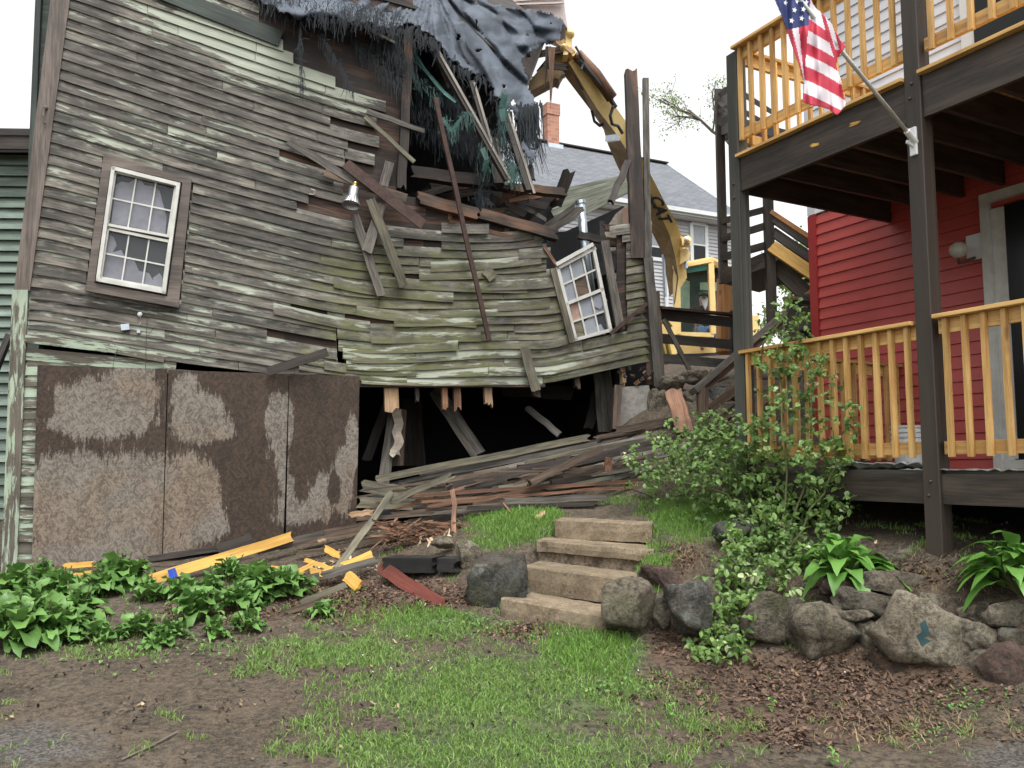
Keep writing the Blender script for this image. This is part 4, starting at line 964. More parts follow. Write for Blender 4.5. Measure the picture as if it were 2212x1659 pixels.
netpatch([(690,70),(715,110),(745,160),(765,200)],1.6,120,M['net'],13,Y=9.7,yj=.05)
netpatch([(740,40),(780,110),(830,150),(880,190)],7,300,M['net'],14,Y=9.95,yj=.1)
netpatch([(800,60),(850,110),(880,140)],10,420,M['net'],15,Y=10.0,yj=.1)
# ribbons of green sheet
for pts,wd in [([(893,100),(905,135),(930,165),(960,200),(985,220)],4),([(900,120),(925,160),(950,195)],2.5),([(955,255),(975,283),(1003,248)],4),([(1090,205),(1084,235),(1088,262)],7),([(1042,320),(1052,345),(1046,370)],6)]:
    mb=MB(); Y=10.25
    for i in range(len(pts)-1):
        d=(Vector(pts[i+1])-Vector(pts[i])).normalized(); n=Vector((-d.y,d.x))*wd; a,b=Vector(pts[i]),Vector(pts[i+1])
        mb.prism([P(*(a-n),Y),P(*(a+n),Y-.05),P(*(b+n*.8),Y-.05),P(*(b-n*.8),Y)],(0,.004,0),r=.5)
    obj('netting_strip',mb,M['netgreen'],nt_)
# wall lath battens lying on the tarp
def single(name,label,cat,mb,mat,group=None): return tag(obj(name,mb,mat),label,cat,group)
def pb(name,label,mat,x0,y0,Y0,x1,y1,Y1,wpx,t=.03,cat='board',group=None,**k):
    mb=MB(); k.setdefault('nw',2); k.setdefault('nseg',4); k.setdefault('rag0',.03); k.setdefault('rag1',.03); k.setdefault('wob',.008)
    pbeam(mb,x0,y0,Y0,x1,y1,Y1,wpx,t,**k); return single(name,label,cat,mb,M[mat],group)
pb('batten','pale batten lying on the tarp nearest the excavator bucket','greywood',1116,20,12.35,1142,125,11.9,9)
pb('batten','dark batten crossing the top of the tarp near the roof peak','greywood',975,-12,11.7,1000,43,11.3,8)
pb('batten','short light batten at the far right tip of the tarp','palewood',1213,40,13.0,1198,86,12.8,8)
pb('batten','long thin batten running diagonally over the middle of the tarp','greywood',945,-10,10.9,1105,142,11.25,3.5,t=.02)
# splintered planks hanging below the machine arm
pb('broken_plank','long orange splintered plank dangling point down above the brick chimney','redwood',1192,100,13.2,1189,236,13.2,15,w1=2,nw=4,rag1=.3)
pb('broken_plank','dark thin plank hanging beside the dangling orange plank','darkwood',1182,100,13.3,1178,200,13.3,8,w1=1)
for k,(a) in enumerate([(1140,122,13.4,1240,102,13.4,14,'brownwood','brown board wedged in the claw, running up to the right'),(1160,165,13.6,1206,108,13.5,16,'darkwood','dark board slanting under the claw behind the tarp'),(1170,140,13.3,1230,148,13.3,12,'rotwood','rotten board lying level across the claw'),(1195,85,13.2,1245,118,13.2,9,'palewood','pale split board sticking out right of the claw')]):
    pb('broken_plank',a[8],a[7],*a[:7],nw=3,rag0=.1,rag1=.1)
# boards hanging loose on the wall
def wb(name,label,mat,x0,y0,x1,y1,w,off=.10,o1=None,t=.022,cat='board',**k):
    mb=MB(); k.setdefault('nw',3); k.setdefault('nseg',5); k.setdefault('rag0',.02); k.setdefault('rag1',.02); k.setdefault('wob',.008)
    wbeam(mb,x0,y0,x1,y1,w,off,t,o1=o1,**k); return single(name,label,cat,mb,M[mat])
wb('loose_board','long grey clapboard hanging diagonally up left of the wall lamp','greywood',622,304,776,398,16,.09,.13)
wb('loose_board','dark brown board crossing above the wall lamp, its upper left end raised','rust',745,352,915,486,22,.16,.20,nw=1)
wb('loose_board','brown board running down right behind the wall lamp','brownwood',700,372,880,430,19,.11,.13)
wb('loose_board','thin olive board slanting over the brown sheathing beside the torn opening','mosswood',788,252,895,350,9,.08,.10,rag0=0,rag1=0)
wb('loose_board','pale edged clapboard sticking out over the torn opening','greywood',790,240,918,284,12,.07,.12,w1=9)
wb('loose_board','short grey board standing upright left of the rotten stud','greywood',842,350,828,404,20,.07,rag0=0)
wb('loose_board','light weathered board hanging steeply, widest of the boards below the lamp','mosswood',799,428,873,620,20,.16,.12,nw=4)
wb('loose_board','short dark grey board crossing behind the light weathered board','greywood',824,440,792,546,22,.12,.14)
wb('loose_board','dark board leaning from under the wall lamp down to the right','greywood',765,462,824,640,18,.09,.10)
wb('metal_rod','long rusty pipe hanging down from the opening across the sagging clapboards','rust',940,212,1056,736,9,.30,.12,cat='pipe',rag0=0,rag1=0,wob=.012,nseg=8,t=.05)
wb('loose_board','small diamond shaped scrap of clapboard stuck on the sagging wall','mosswood',1049,582,1066,602,22,.06,rag0=0,rag1=0)
wb('loose_board','short mossy board nailed over the bottom of the sagging wall','mosswood',1132,748,1158,846,20,.10,.13,nw=4)
wb('loose_board','dark board poking up above the boarding panels','darkwood',578,803,708,760,19,.14,.24,nw=1,rag0=0,rag1=0)
wb('loose_board','short stub of board standing on top of the boarding panels','darkwood',636,806,634,788,22,.16,t=.03,rag0=0,rag1=0)
hm=MB(); hm.prism([P(x,y,Y) for x,y,Y in [(800,1050,10.6),(1280,958,10.9),(1475,925,10.9),(1480,1010,10.2),(1330,1070,9.6),(800,1120,9.6)]],(0,.2,-.1)); tag(obj('gap_shade_sheet',hm,M['black']),'black backing sheet added under the long board pile for shaded gaps','sheet')  # added black backing, gives the dark gaps between the pile boards
# ---------------- board pile in front of the opening ----------------
L=[('long mossy board lying along the top of the pile from its left tip','mosswood',809,1036,9.7,1277,944,10.2,15,.04),
('grey board just under the top mossy board of the pile','greywood',860,1044,9.8,1300,956,10.2,10,.03),
('pale grey board sloping along the upper middle of the pile','greywood',900,1030,9.9,1428,925,10.4,9,.03),
('pale board running up to the right end of the pile','palegrey',1017,1026,9.8,1482,922,10.3,9,.03),
('thick dark timber lying through the middle of the pile','darkwood',960,1054,9.4,1464,950,9.9,19,.12),
('brown timber crossing steeply over the dark timber','brownwood',1136,1046,9.0,1302,967,9.3,15,.09),
('olive board slanting up at the left end of the pile','mosswood',837,1086,8.9,985,1023,9.2,14,.03),
('long reddish lath running level across the front of the pile','redwood',880,1071,9.0,1500,1031,9.3,8,.03),
('second long split lath below the reddish one','redwood',905,1086,8.95,1490,1044,9.2,6,.03),
('orange splintered lath in the lower middle of the pile','redwood',920,1096,8.9,1170,1056,9.1,9,.03),
('short pale sawn board end at the lower left of the pile','palewood',751,1111,8.8,812,1107,8.9,12,.04),
('long low board at the foot of the pile','brownwood',765,1122,8.8,1295,1085,9.0,8,.04),
('grey clapboard lying level at the foot of the pile on the right','greywood',1086,1083,8.85,1322,1074,8.95,13,.03),
('dark slat under the grey clapboard at the foot of the pile','darkwood',1000,1096,8.8,1290,1088,8.9,8,.04),
('dark brown board on the upper right of the pile by the pier','brownwood',1327,930,10.3,1474,904,10.2,15,.04),
('wide tan torn board standing at the right end of the pile','redwood',1452,838,10.2,1480,936,9.9,36,.04),
('white painted clapboard under the bush on the right of the pile','palegrey',1312,1002,9.2,1510,962,9.4,20,.04),
('pale grey slat fanned out at the right of the pile, uppermost of three','palegrey',1140,1040,9.5,1500,955,9.8,8,.03),
('pale grey slat fanned out at the right of the pile, middle of three','palegrey',1160,1050,9.4,1505,985,9.6,8,.03),
('pale grey slat fanned out at the right of the pile, lowest of three','paleroof',1180,1056,9.3,1500,1003,9.5,8,.03),
('mossy green board end at the left edge of the pile','mosswood',778,1048,9.5,890,1068,9.4,26,.03),
('wide dark green board below the mossy one against the boarding','mosswood',770,1085,9.4,900,1090,9.3,24,.03),
('brown board between the pile and the cellar opening','brownwood',850,1058,9.6,1110,1012,9.9,12,.04),
('split brown lath in the tangle at the left of the pile','redwood',850,1100,9.1,1010,1050,9.2,7,.03),
('thin dark stick at the right foot of the pile','darkwood',1365,1058,9.0,1448,1085,8.7,3,.02),
('orange end grain block lying on the right of the pile','redwood',1304,1002,9.0,1324,1003,9.0,30,.10),
('grey slat low in the middle of the pile','greywood',930,1108,8.85,1180,1090,8.95,7,.03),
('brown plank resting high at the back right of the pile','brownwood',1280,948,10.2,1440,920,10.4,10,.05),
('dark plank lying behind the brown timber','darkwood',1180,1010,9.6,1420,965,9.8,14,.05),
('long thin brown lath near the bottom of the pile','brownwood',840,1112,8.9,1230,1072,9.1,5,.03),
('thin red stick poking out of the grass below the pile','redwood',1086,1088,8.7,1122,1124,8.5,3,.02),
('pale broken stick lying in the grass beside the top step','palewood',1149,1130,8.3,1178,1104,8.4,10,.03),
('old olive board leaning across the lower left of the pile','mosswood',722,1236,8.0,850,1060,9.0,14,.03),
('upright brown stick standing in front of the pile','redwood',979,1055,8.75,981,1156,8.45,10,.03)]
for l in L:
    pb('pile_board',l[0],l[1],*l[2:9],t=l[9],nw=4,nseg=8,rag0=.05,rag1=.07,wob=.018)
g9=random.Random(33)
gB=random.Random(91); SEEN=set(); wds=['grey','brown','dark brown','weathered grey','olive grey']
for k in range(40):
    f=k/25; x=lerp(930,1420,gB.random()); top=lerp(1035,915,(x-809)/640); y=top+10+gB.uniform(0,105)*(1 if x<1350 else .8); l=gB.uniform(160,330); a=-.19+gB.gauss(0,.05); Y=lerp(10.0,9.1,(y-top)/115); mi=gB.randrange(5)
    third='left' if x<1090 else ('middle' if x<1250 else 'right'); lev='upper' if y-top<40 else ('central' if y-top<78 else 'lower')
    lab='%s %s %s board in the %s %s of the long board pile'%('long' if l>240 else 'short','wide' if gB.random()<.5 else 'narrow',wds[mi],lev,third)
    if lab in SEEN: continue
    SEEN.add(lab)
    x0,y0,x1,y1=x-l/2,y+l/2*.19,x+l/2,y-l/2*.19
    o=pb('pile_board',lab,['greywood','brownwood','darkwood','palegrey','mosswood'][mi],x0,y0,Y,x1,y1,Y+.35,gB.uniform(13,18) if 'wide' in lab else gB.uniform(6,10),t=gB.uniform(.025,.05),nw=4,nseg=8,rag0=.06,rag1=.08,wob=.015); o['group']='boards heaped in the long pile'
mb=MB()
for k in range(60):
    x=g9.uniform(820,1480); y=1105-(x-820)*.16+g9.uniform(-50,12)*(1 if x<1400 else .5); l=g9.uniform(40,180); a=-.15+g9.gauss(0,.12); Y=g9.uniform(9.0,9.7)
    pbeam(mb,x-l/2*math.cos(a),y-l/2*math.sin(a),Y,x+l/2*math.cos(a),y+l/2*math.sin(a),Y+.2,g9.uniform(2,6),.015,nw=2,nseg=3,rag0=.04,rag1=.06,wob=.012)
tag(obj('splinter_heap',mb,[M['brownwood']]),'tangle of thin broken laths and splinters filling the board pile','debris',kind='stuff')
mb=MB()
for k in range(110):
    x=g9.uniform(820,1010); y=1150+g9.uniform(-22,16); l=g9.uniform(14,80); a=-.1+g9.gauss(0,.35); Y=8.5
    pbeam(mb,x-l/2*math.cos(a),y-l/2*math.sin(a),Y,x+l/2*math.cos(a),y+l/2*math.sin(a),Y+.1,g9.uniform(2,5),.012,nw=2,nseg=2,rag0=.03,rag1=.05)
tag(obj('splinter_heap',mb,[M['redwood']]),'fresh orange splinters heaped left of the upright stick','debris',kind='stuff')
L2=[('yellow painted beam with blue tape lying among the weeds','yellow',295,1262,8.2,634,1158,9.0,22,.07),
('dark grey board lying against the boarding behind the yellow beam','darkwood',317,1208,9.0,475,1184,9.1,13,.03),
('slate coloured board behind the upper end of the yellow beam','darkwood',466,1190,9.0,547,1164,9.1,24,.03),
('grey board just right of the yellow beam','greywood',552,1190,8.9,703,1154,9.1,17,.03),
('uppermost dark brown board in front of the right boarding panel','brownwood',640,1166,9.1,800,1130,9.2,13,.05),
('middle dark brown board in front of the right boarding panel','brownwood',600,1184,9.0,860,1132,9.1,10,.05),
('lowest dark brown board beside the yellow scraps','brownwood',640,1196,8.8,930,1148,8.9,8,.05),
('orange brown plank end showing above the weeds by the green corner board','redwood',74,1238,8.9,140,1230,8.9,16,.04),
('pale edged yellow board at the foot of the left boarding panel','yellow',137,1222,8.9,207,1218,8.9,11,.04),
('thin yellow plank under the weeds left of the yellow beam','yellow',100,1260,8.6,200,1236,8.7,12,.04),
('short yellow scrap at the far left edge','yellow',-20,1258,8.8,22,1252,8.8,14,.04),
('grey weathered board lying across the leaf bank','greywood',626,1262,7.9,820,1209,8.1,17,.03),
('rust red painted board lying on the dead leaves','redpaint',822,1224,7.9,956,1310,7.35,30,.03),
('greenish grey slat half buried below the broad weeds','mosswood',644,1304,7.4,750,1262,7.6,12,.03),
('brown slat at the edge of the broad weeds','brownwood',598,1330,7.2,702,1294,7.35,12,.03),
('yellow chip board lying flat left of the leaning olive board','yellow',655,1208,8.2,720,1230,8.1,9,.02),
('thin yellow stick farthest left among the yellow scraps','yellow',583,1223,8.1,662,1239,8.0,5,.02),
('yellow slat sloping up right among the scraps','yellow',626,1244,8.0,682,1214,8.1,9,.02),
('wide yellow plank scrap under the grey board','yellow',680,1248,8.0,806,1196,8.2,18,.02),
('yellow block lying below the grey board','yellow',748,1242,7.9,778,1268,7.7,26,.03),
('small yellow piece at the top of the scraps','yellow',700,1185,8.4,738,1202,8.3,14,.02),
('short yellow sliver beside the wide plank scrap','yellow',668,1232,8.0,700,1240,7.95,14,.02),
('small white painted chip on the dark boards','palewood',684,1170,8.7,704,1164,8.7,6,.01)]
for l in L2:
    l=list(l); l[4]=min(l[4],G(l[2],l[3]).y-.04); l[7]=min(l[7],G(l[5],l[6]).y-.04)
    pb('scrap_board',l[0],l[1],*l[2:9],t=l[9],nw=3,nseg=5,rag0=.03,rag1=.04,wob=.01)
mb=MB(); pbeam(mb,369,1240,8.30,377,1237,8.30,20,.10,rag0=0); single('tape_mark','blue tape wrapped round the yellow painted beam','tape',mb,M['tape'])
mb=MB(); pbeam(mb,838,1218,7.95,950,1218,7.75,32,.26,nw=6,nseg=14,wob=.012,rag0=.06,rag1=.02); pbeam(mb,953,1218,7.74,998,1219,7.68,29,.24,nw=5,nseg=6,wob=.012,rag0=.02,rag1=.05); single('charred_log','blackened squared log lying left of the dark boulder','log',mb,M['charred'])
pb('fallen_twig','pale twig lying on the bare dirt','drygrass',206,1472,6.05,330,1446,6.3,4,.008,cat='twig',w1=2)
mb=MB(); mb.tube([P(-20,1420,6.75),P(70,1416,6.85),P(130,1404,7.0),P(160,1388,7.2)],.009,6); single('fallen_branch','bent brown branch on the dirt at the left edge','branch',mb,M['redwood'])
mb=MB(); mb.tube([G(260,1712)+Vector((0,0,.01)) if False else G(262,1655)+Vector((0,0,.01)),G(330,1622)+Vector((0,0,.012)),G(382,1588)+Vector((0,0,.012))],.006,5); single('fallen_twig','dark thin twig on the dirt at the bottom left','twig',mb,M['bark'])
# ---------------- concrete steps ----------------
steps=thing('garden_steps','four crooked tan concrete garden steps rising between boulders','steps',tuple(P(1200,1345,6.8)))
def step(mb,fl,fr,rh,depth,seed,nx=16):
    """fl, fr front-top corners (world), rh riser height, depth run backwards"""
    fl,fr=Vector(fl),Vector(fr); d=(fr-fl); d.z=0; back=Vector((-d.y,d.x,0)).normalized()
    if back.y<0: back=-back
    T=[];U=[]; prof=[(0,-rh,0),(-.004,-rh*.5,0),(0,-.012,0),(.010,0,0),(depth*.5,-.004,0),(depth,0,0)]
    for i in range(nx+1):
        f=i/nx; b=fl.lerp(fr,f); row=[];u=[]
        for (bk,dz,_) in prof:
            n=nz(f*9+seed,bk*9,dz*9)*.012+nz(f*30+seed,bk*20,dz*30)*.005
            chip=max(0,nz(f*6+seed,3))*.03 if bk<.02 and dz>-.02 else 0
            row.append(b+back*(bk+n+chip)+Vector((0,0,dz+n*.4-chip*.5))); u.append((f,bk-dz))
        T.append(row);U.append(u)
    B=[[p+back*.0+Vector((0,0,-.0)) for p in r] for r in T]
    B=[[Vector((p.x,p.y,0))+back*.25+Vector((0,0,min(q.z for q in r)-.05)) for p in r] for r in T]
    mb.grid(T,B,U,.5)
SP=[((1082,1291,6.98),(1312,1332,6.55),.18,.42),((1130,1222,7.35),(1368,1252,7.0),.215,.42),((1160,1166,7.72),(1412,1188,7.45),.10,.42),((1199,1122,8.05),(1408,1131,7.85),.175,.45)]
for i,(a,b,rh,dp) in enumerate(SP):
    mb=MB(); step(mb,P(*a),P(*b),rh,dp,i*7.7); o=obj('step',mb,M['stepc'],steps)
    if i==2: o['label']='third step with crumbled edge'
mb=MB(); step(mb,P(1163,1182,7.76),P(1404,1204,7.50),.17,.3,50,nx=30)
for q in range(len(mb.v)):
    x,y,z=mb.v[q]; n=nz(x*9,y*9,z*9)*.035+nz(x*25,y*25,z*25)*.02; mb.v[q]=(x+n,y+n,z+n*.5)
tag(obj('crumbled_riser',mb,M['aggr'],steps),'crumbled riser with exposed gravel',None)
# ---------------- boulders ----------------
def rock(px,py,wpx,hpx,Y,label,mat='rock',seed=None,rot=0,sq=.55,depth=.8,rough=.16,kind='boulder'):
    seed=px*.37 if seed is None else seed
    bm=bmesh.new(); bmesh.ops.create_icosphere(bm,subdivisions=4,radius=1)
    s=Y/F; a,b=wpx*s/2,hpx*s/2; c=P(px,py,Y); cr,sr=math.cos(rot),math.sin(rot); dz=depth*min(a,b*1.2)
    planes=[]; g=random.Random(int(seed*100))
    for _ in range(9):
        v=Vector((g.gauss(0,1),g.gauss(0,1),g.gauss(0,1))).normalized(); planes.append((v,g.uniform(.62,.88)))
    for v in bm.verts:
        p=v.co.copy(); m=max(abs(p.x),abs(p.y),abs(p.z)); p=p.lerp(p/m*.86,sq)
        for n,d in planes:
            k=p.dot(n)-d
            if k>0: p-=n*k*.85
        q=p*(1+nz(p.x+seed,p.y,p.z,1.6)*rough+nz(p.x+seed,p.y,p.z,5)*.07+abs(nz(p.x+seed,p.y,p.z,9))*.05+nz(p.x+seed,p.y,p.z,16)*.028)
        x=q.x*a; z=q.z*b; v.co=Vector((x*cr-z*sr,q.y*dz,x*sr+z*cr))
    mb=MB(); bm.verts.ensure_lookup_table()
    mb.v=[tuple(v.co+c) for v in bm.verts]; r=g.random()
    for f in bm.faces: mb.idx(tuple(v.index for v in f.verts),[(0,0)]*3,r)
    bm.free(); return tag(obj(kind,mb,M[mat],smooth=True),label,'stone')
BIG=[]
for r_ in [
 (1074,1250,132,132,7.2,'large dark rounded boulder with a pale lichen patch left of the steps','rockdark',0,.5),
 (1012,1200,50,70,7.7,'small brown stone wedged behind the large dark boulder','rocktan',.1,.4),
 (955,1170,50,28,8.0,'small grey stone behind the charred log','rock',0,.4),
 (920,1252,60,20,7.75,'pale flat stone under the charred log','rock',.1,.4),
 (1358,1306,112,112,6.42,'smooth grey boulder closing the right end of the bottom step','rock',.1,.25),
 (1428,1315,42,80,6.42,'squarish tan stone right of the smooth grey boulder','rocktan',0,.7),
 (1431,1247,92,54,6.9,'reddish slanting stone on the bank right of the steps','rockred',-.45,.6),
 (1488,1312,92,132,6.3,'tall striped boulder left of the rose bush','rockdark',.12,.35),
 (1536,1300,40,100,6.4,'narrow grey stone behind the tall striped boulder','rock',0,.5),
 (1592,1147,90,54,7.2,'dark stone half hidden on the bank by the rose bush','rockdark',.1,.4),
 (1650,1330,90,110,6.15,'shaded stone under the rose bush','rock',0,.5),
 (1715,1345,60,110,6.1,'narrow stone at the right edge of the rose bush','rock',.1,.5),
 (1782,1354,124,124,5.98,'rounded brown grey boulder in the left of the retaining wall','rock',.1,.35),
 (1857,1303,112,62,6.05,'sloping grey stone above the flat wedge stone','rock',-.2,.6),
 (1850,1328,72,26,5.9,'flat wedge stone jammed between two boulders','rocktan',0,.5),
 (1878,1380,52,86,5.92,'narrow upright stone between the two largest boulders','rock',0,.6),
 (1984,1368,190,160,5.72,'biggest tan boulder with a teal paint spot','rocktan',-.35,.4),
 (1924,1255,140,58,6.15,'wide angular capstone with a dark stain','rock',-.08,.75),
 (1816,1262,84,48,6.25,'rusty dark stone left of the wide capstone','rockred',0,.5),
 (2030,1304,104,44,5.95,'flat angular stone above the biggest boulder','rocktan',-.15,.7),
 (2036,1266,92,48,6.1,'orange tinted stone above the flat angular stone','rocktan',.2,.6),
 (1998,1203,200,46,6.4,'long flat slab under the porch post','rocktan',0,.6),
 (2112,1372,72,64,5.6,'round mossy tan stone right of the biggest boulder','rocktan',.1,.2),
 (2106,1322,78,46,5.75,'grey stone above the round mossy stone','rock',.3,.5),
 (2172,1440,110,90,5.35,'brown slanting boulder at the lower right end of the wall','rockred',.7,.5),
 (2178,1325,100,60,5.6,'tan stone on top of the wall at the right edge','rocktan',.1,.5),
 (2118,1432,60,56,5.5,'grey stone low between the round stone and the slanting boulder','rock',0,.4),
 (2205,1385,80,70,5.5,'brown stone in the wall at the right edge of the view','rock',0,.5),
 (2060,1345,60,60,5.85,'dark filler stone behind the biggest boulder','rock',0,.5),
 (1925,1300,70,40,6.1,'dark filler stone under the wide capstone','rock',0,.5),
 (1560,1368,80,50,6.3,'low stone at the foot of the rose bush','rock',0,.5)]:
    px,py,wp,hp,Y,lab,mt,rot,sq=r_; BIG.append((px,py,lab)); ro_=rock(px,py+2,wp*1.14,hp*1.06,Y+.05,lab,mt,rot=rot,sq=min(.85,sq+.12))
mb=MB(); c=P(2072,1398,5.35)
# teal paint spot on the biggest boulder: small thin patch lying on its face
# rubble wall beside the pier, right of the house
g5=random.Random(4)
rub=[(1418,880,46,90,'tall mossy rubble stone right of the concrete pier'),(1450,830,60,40,'grey rubble stone under the railing'),(1500,815,70,36,'long rubble stone at the top of the bank'),(1436,925,50,40,'dark rubble stone behind the pile end'),(1490,860,50,44,'square rubble stone beside the tan board'),(1550,812,50,30,'small rubble stone under the wooden rail'),(1500,900,46,40,'low rubble stone beside the newel post'),(1555,850,60,44,'rubble stone behind the handrail'),(1550,900,60,50,'brown rubble stone under the handrail'),(1600,850,50,60,'rubble stone behind the porch post')]
for x,y,a,b,l in rub: rock(x,y,a,b,10.9,l,'rock' if g5.random()<.6 else 'rockdark',sq=.7,depth=1.2)

def spot(o,cx,cy,rx,ry,mat):
    me=o.data; me.materials.append(mat); k=len(me.materials)-1; off=ORG[o.name]
    for p in me.polygons:
        c=p.center+off; x,y=proj(c)
        if ((x-cx)/rx)**2+((y-cy)/ry)**2<1+nz(x*.2,y*.2)*.6 and p.normal.y<0: p.material_index=k
for o_ in list(C.objects):
    if 'label' in o_ and 'teal paint' in o_['label']: spot(o_,1994,1374,12,26,M['teal'])
gf=random.Random(77)
for k in range(62):
    x=gf.uniform(1640,2215) if k<46 else gf.uniform(1390,1640); f=gf.random()
    yt=float(np.interp(x,[1390,1560,1700,1900,2050,2212],[1250,1262,1262,1240,1262,1290])); yb=float(np.interp(x,[1390,1560,1740,1900,2080,2212],[1355,1385,1400,1430,1455,1480])); y=lerp(yt,yb,f)
    Yf=lerp(float(np.interp(x,[1390,1560,1760,1900,2010,2212],[6.95,6.85,6.45,6.3,6.15,5.8])),float(np.interp(x,[1390,1560,1740,1900,2080,2212],[6.6,6.4,6.1,5.85,5.6,5.3])),f)
    w_=gf.uniform(26,60); mt=gf.choice(['rock','rocktan','rockred','rock']); nb_=min(BIG,key=lambda q:(q[0]-x)**2+(q[1]-y)**2); dx,dy=x-nb_[0],y-nb_[1]; dr=('right of' if dx>0 else 'left of') if abs(dx)>abs(dy) else ('below' if dy>0 else 'above')
    lab='small %s filler stone just %s the %s'%({'rock':'grey','rocktan':'tan','rockred':'rusty'}[mt],dr,' '.join(nb_[2].split()[:8]))
    if lab in SEEN: continue
    SEEN.add(lab); o=rock(x,y,w_,w_*gf.uniform(.4,.8),Yf+.10,lab,mt,seed=k*3.1,rot=gf.gauss(0,.3),sq=.6,kind='filler_stone'); o['group']='small filler stones in the retaining wall'
# ---------------- red house ----------------
WR=2.2  # wall set back from the deck front
def zr(px,py,s,r=0):
    b=DP(s,r,0); return onplane(px,py,b,Vector((0,-1,0))).z
corner_s=None
# solve corner: px 1768 at the wall plane
def s_at(px,r,py=1012):
    d=ray(px,py); o=DB+Dn*r; 
    # o.xy + Dd*s = t*d.xy
    A=np.array([[Dd.x,-d.x],[Dd.y,-d.y]]); s,t=np.linalg.solve(A,-np.array([o.x,o.y])); return float(s)
SC=s_at(1762,WR,800)
hs_=thing('red_house','two storey house clad in red vinyl below and white above','house',tuple(DP(SC,WR,1.0)))
zred=zr(1775,470,SC,WR)
def siding(mb,s0,s1,r,z0,z1,ex,s_dir=Dd,nd=-Dn,o=None):
    z=z0; o=o or (lambda s,z,q:DP(s,r,z)+nd*q)
    while z<z1:
        h=min(ex,z1-z); T=[[o(s0,z,.022),o(s0,z+h*.12,.020),o(s0,z+h*.95,.004),o(s0,z+h,.0)],[o(s1,z,.022),o(s1,z+h*.12,.020),o(s1,z+h*.95,.004),o(s1,z+h,.0)]]
        B=[[p-nd*.03 for p in a] for a in T]; mb.grid(T,B,[[(0,0),(0,.1),(0,.2),(0,.3)],[(1,0),(1,.1),(1,.2),(1,.3)]],.5); z+=ex
EX=.128
mb=MB(); siding(mb,SC-.10,-3.5,WR,zr(2000,1024,0)-.25,zred,EX); obj('red_wall',mb,M['redsiding'],hs_)
mb=MB(); siding(mb,SC-.10,-3.5,WR,zred+.02,8.2,EX); obj('upper_wall',mb,M['whitesiding'],hs_)
mb=MB(); mb.box(DP(SC-.05,WR-.0,(zred+.6)/2),Dd,Dn,(0,0,1),.055,.045,(zred-.6)/2); obj('corner_trim',mb,M['redtrim'],hs_)
mb=MB(); mb.box(DP(SC-.05,WR-.0,(zred+8)/2),Dd,Dn,(0,0,1),.055,.045,(8-zred)/2-.01); obj('corner_trim',mb,M['whitesiding'],hs_)
mb=MB(); siding(mb,0,5,0,3,8,.128,o=lambda s,z,q:DP(SC,WR+s,z)+Dd*q); obj('end_wall',mb,M['whitesiding'],hs_)
mb=MB(); mb.prism([DP(SC,WR+.01,.3),DP(-3.5,WR+.01,.3),DP(-3.5,WR+.01,zr(2000,1024,0)-.02),DP(SC,WR+.01,zr(2000,1024,0)-.02)],Dn*.02); obj('shade_skirt',mb,M['black'],hs_)  # black skirt, the darkness under the deck put into its colour
# body mass behind
mb=MB(); a=[DP(SC-.02,WR+.05,.8),DP(-3.5,WR+.05,.8),DP(-3.5,WR+5,.8),DP(SC-.02,WR+5,.8)]; mb.prism(a[::-1],(0,0,7.4)); obj('core',mb,M['whitesiding'],hs_)
mb=MB(); a=[DP(SC+.3,WR-.35,8.2),DP(-3.7,WR-.35,8.2),DP(-3.7,WR+2.8,9.8),DP(SC+.3,WR+2.8,9.8)]; mb.prism(a,(0,0,.15)); obj('roof',mb,M['shingle'],hs_)
# sliding door
sd0=s_at(2140,WR-.04,800); zt_=zr(2145,440,sd0,WR-.04); zb_=zr(2175,1012,sd0,WR-.04)
dm=MB()
dm.box(DP(sd0-.04,WR-.03,(zt_+zb_)/2),Dd,Dn,(0,0,1),.04,.05,(zt_-zb_)/2)
dm.box(DP(sd0-1.1,WR-.03,zt_+.03),Dd,Dn,(0,0,1),1.1,.05,.045)
dm.box(DP(sd0-1.1,WR-.03,zb_+.04),Dd,Dn,(0,0,1),1.02,.045,.04)
dr=obj('sliding_door',dm,M['whitedirty'],hs_)
mb=MB(); mb.box(DP(sd0-.13,WR-.005,(zt_+zb_)/2),Dd,Dn,(0,0,1),.05,.03,(zt_-zb_)/2-.08); mb.box(DP(sd0-.205,WR-.01,(zt_+zb_)/2),Dd,Dn,(0,0,1),.02,.035,(zt_-zb_)/2-.09); obj('door_frame',mb,M['whitedirty'],dr)
mb=MB(); mb.box(DP(sd0-1.2,WR-.035,(zt_+zb_)/2),Dd,Dn,(0,0,1),.97,.02,(zt_-zb_)/2-.08); obj('pane',mb,M['darkglass'],dr)
# upper door and window edge
su=s_at(2090,WR-.03,60); mb=MB(); zt2=zr(2100,60,su,WR)
mb.box(DP(su-.9,WR-.02,6.3),Dd,Dn,(0,0,1),.95,.05,1.15); ud=obj('sliding_door',mb,M['white'],hs_)
mb=MB(); mb.box(DP(su-.9,WR-.06,6.3),Dd,Dn,(0,0,1),.8,.03,1.05); obj('pane',mb,M['darkglass'],ud)
# globe lamp and white mounting block
sg=s_at(2112,WR-.02,535); zg=zr(2112,535,sg,WR)
mb=MB()
mb.box(DP(sg,WR-.03,zg),Dd,Dn,(0,0,1),.085,.04,.125); lk=obj('mounting_block',mb,M['white'],hs_)
mb=MB(); gc=DP(sg+.02,WR-.22,zg-.0); gc=P(2070,540,gc.y); mb.sphere(gc,.082,nu=24,nv=14); mb2=MB(); mb2.tube([gc+Vector((0,0,-.07)),gc+Vector((0,0,-.13)),DP(sg,WR-.04,zg-.1)],.016,8)
gl=obj('globe_lamp',mb,simple('milky_globe',(.44,.43,.36),.35,amp=.08,nscale=5),hs_,smooth=True); obj('lamp_arm',mb2,M['brownwood'],gl)
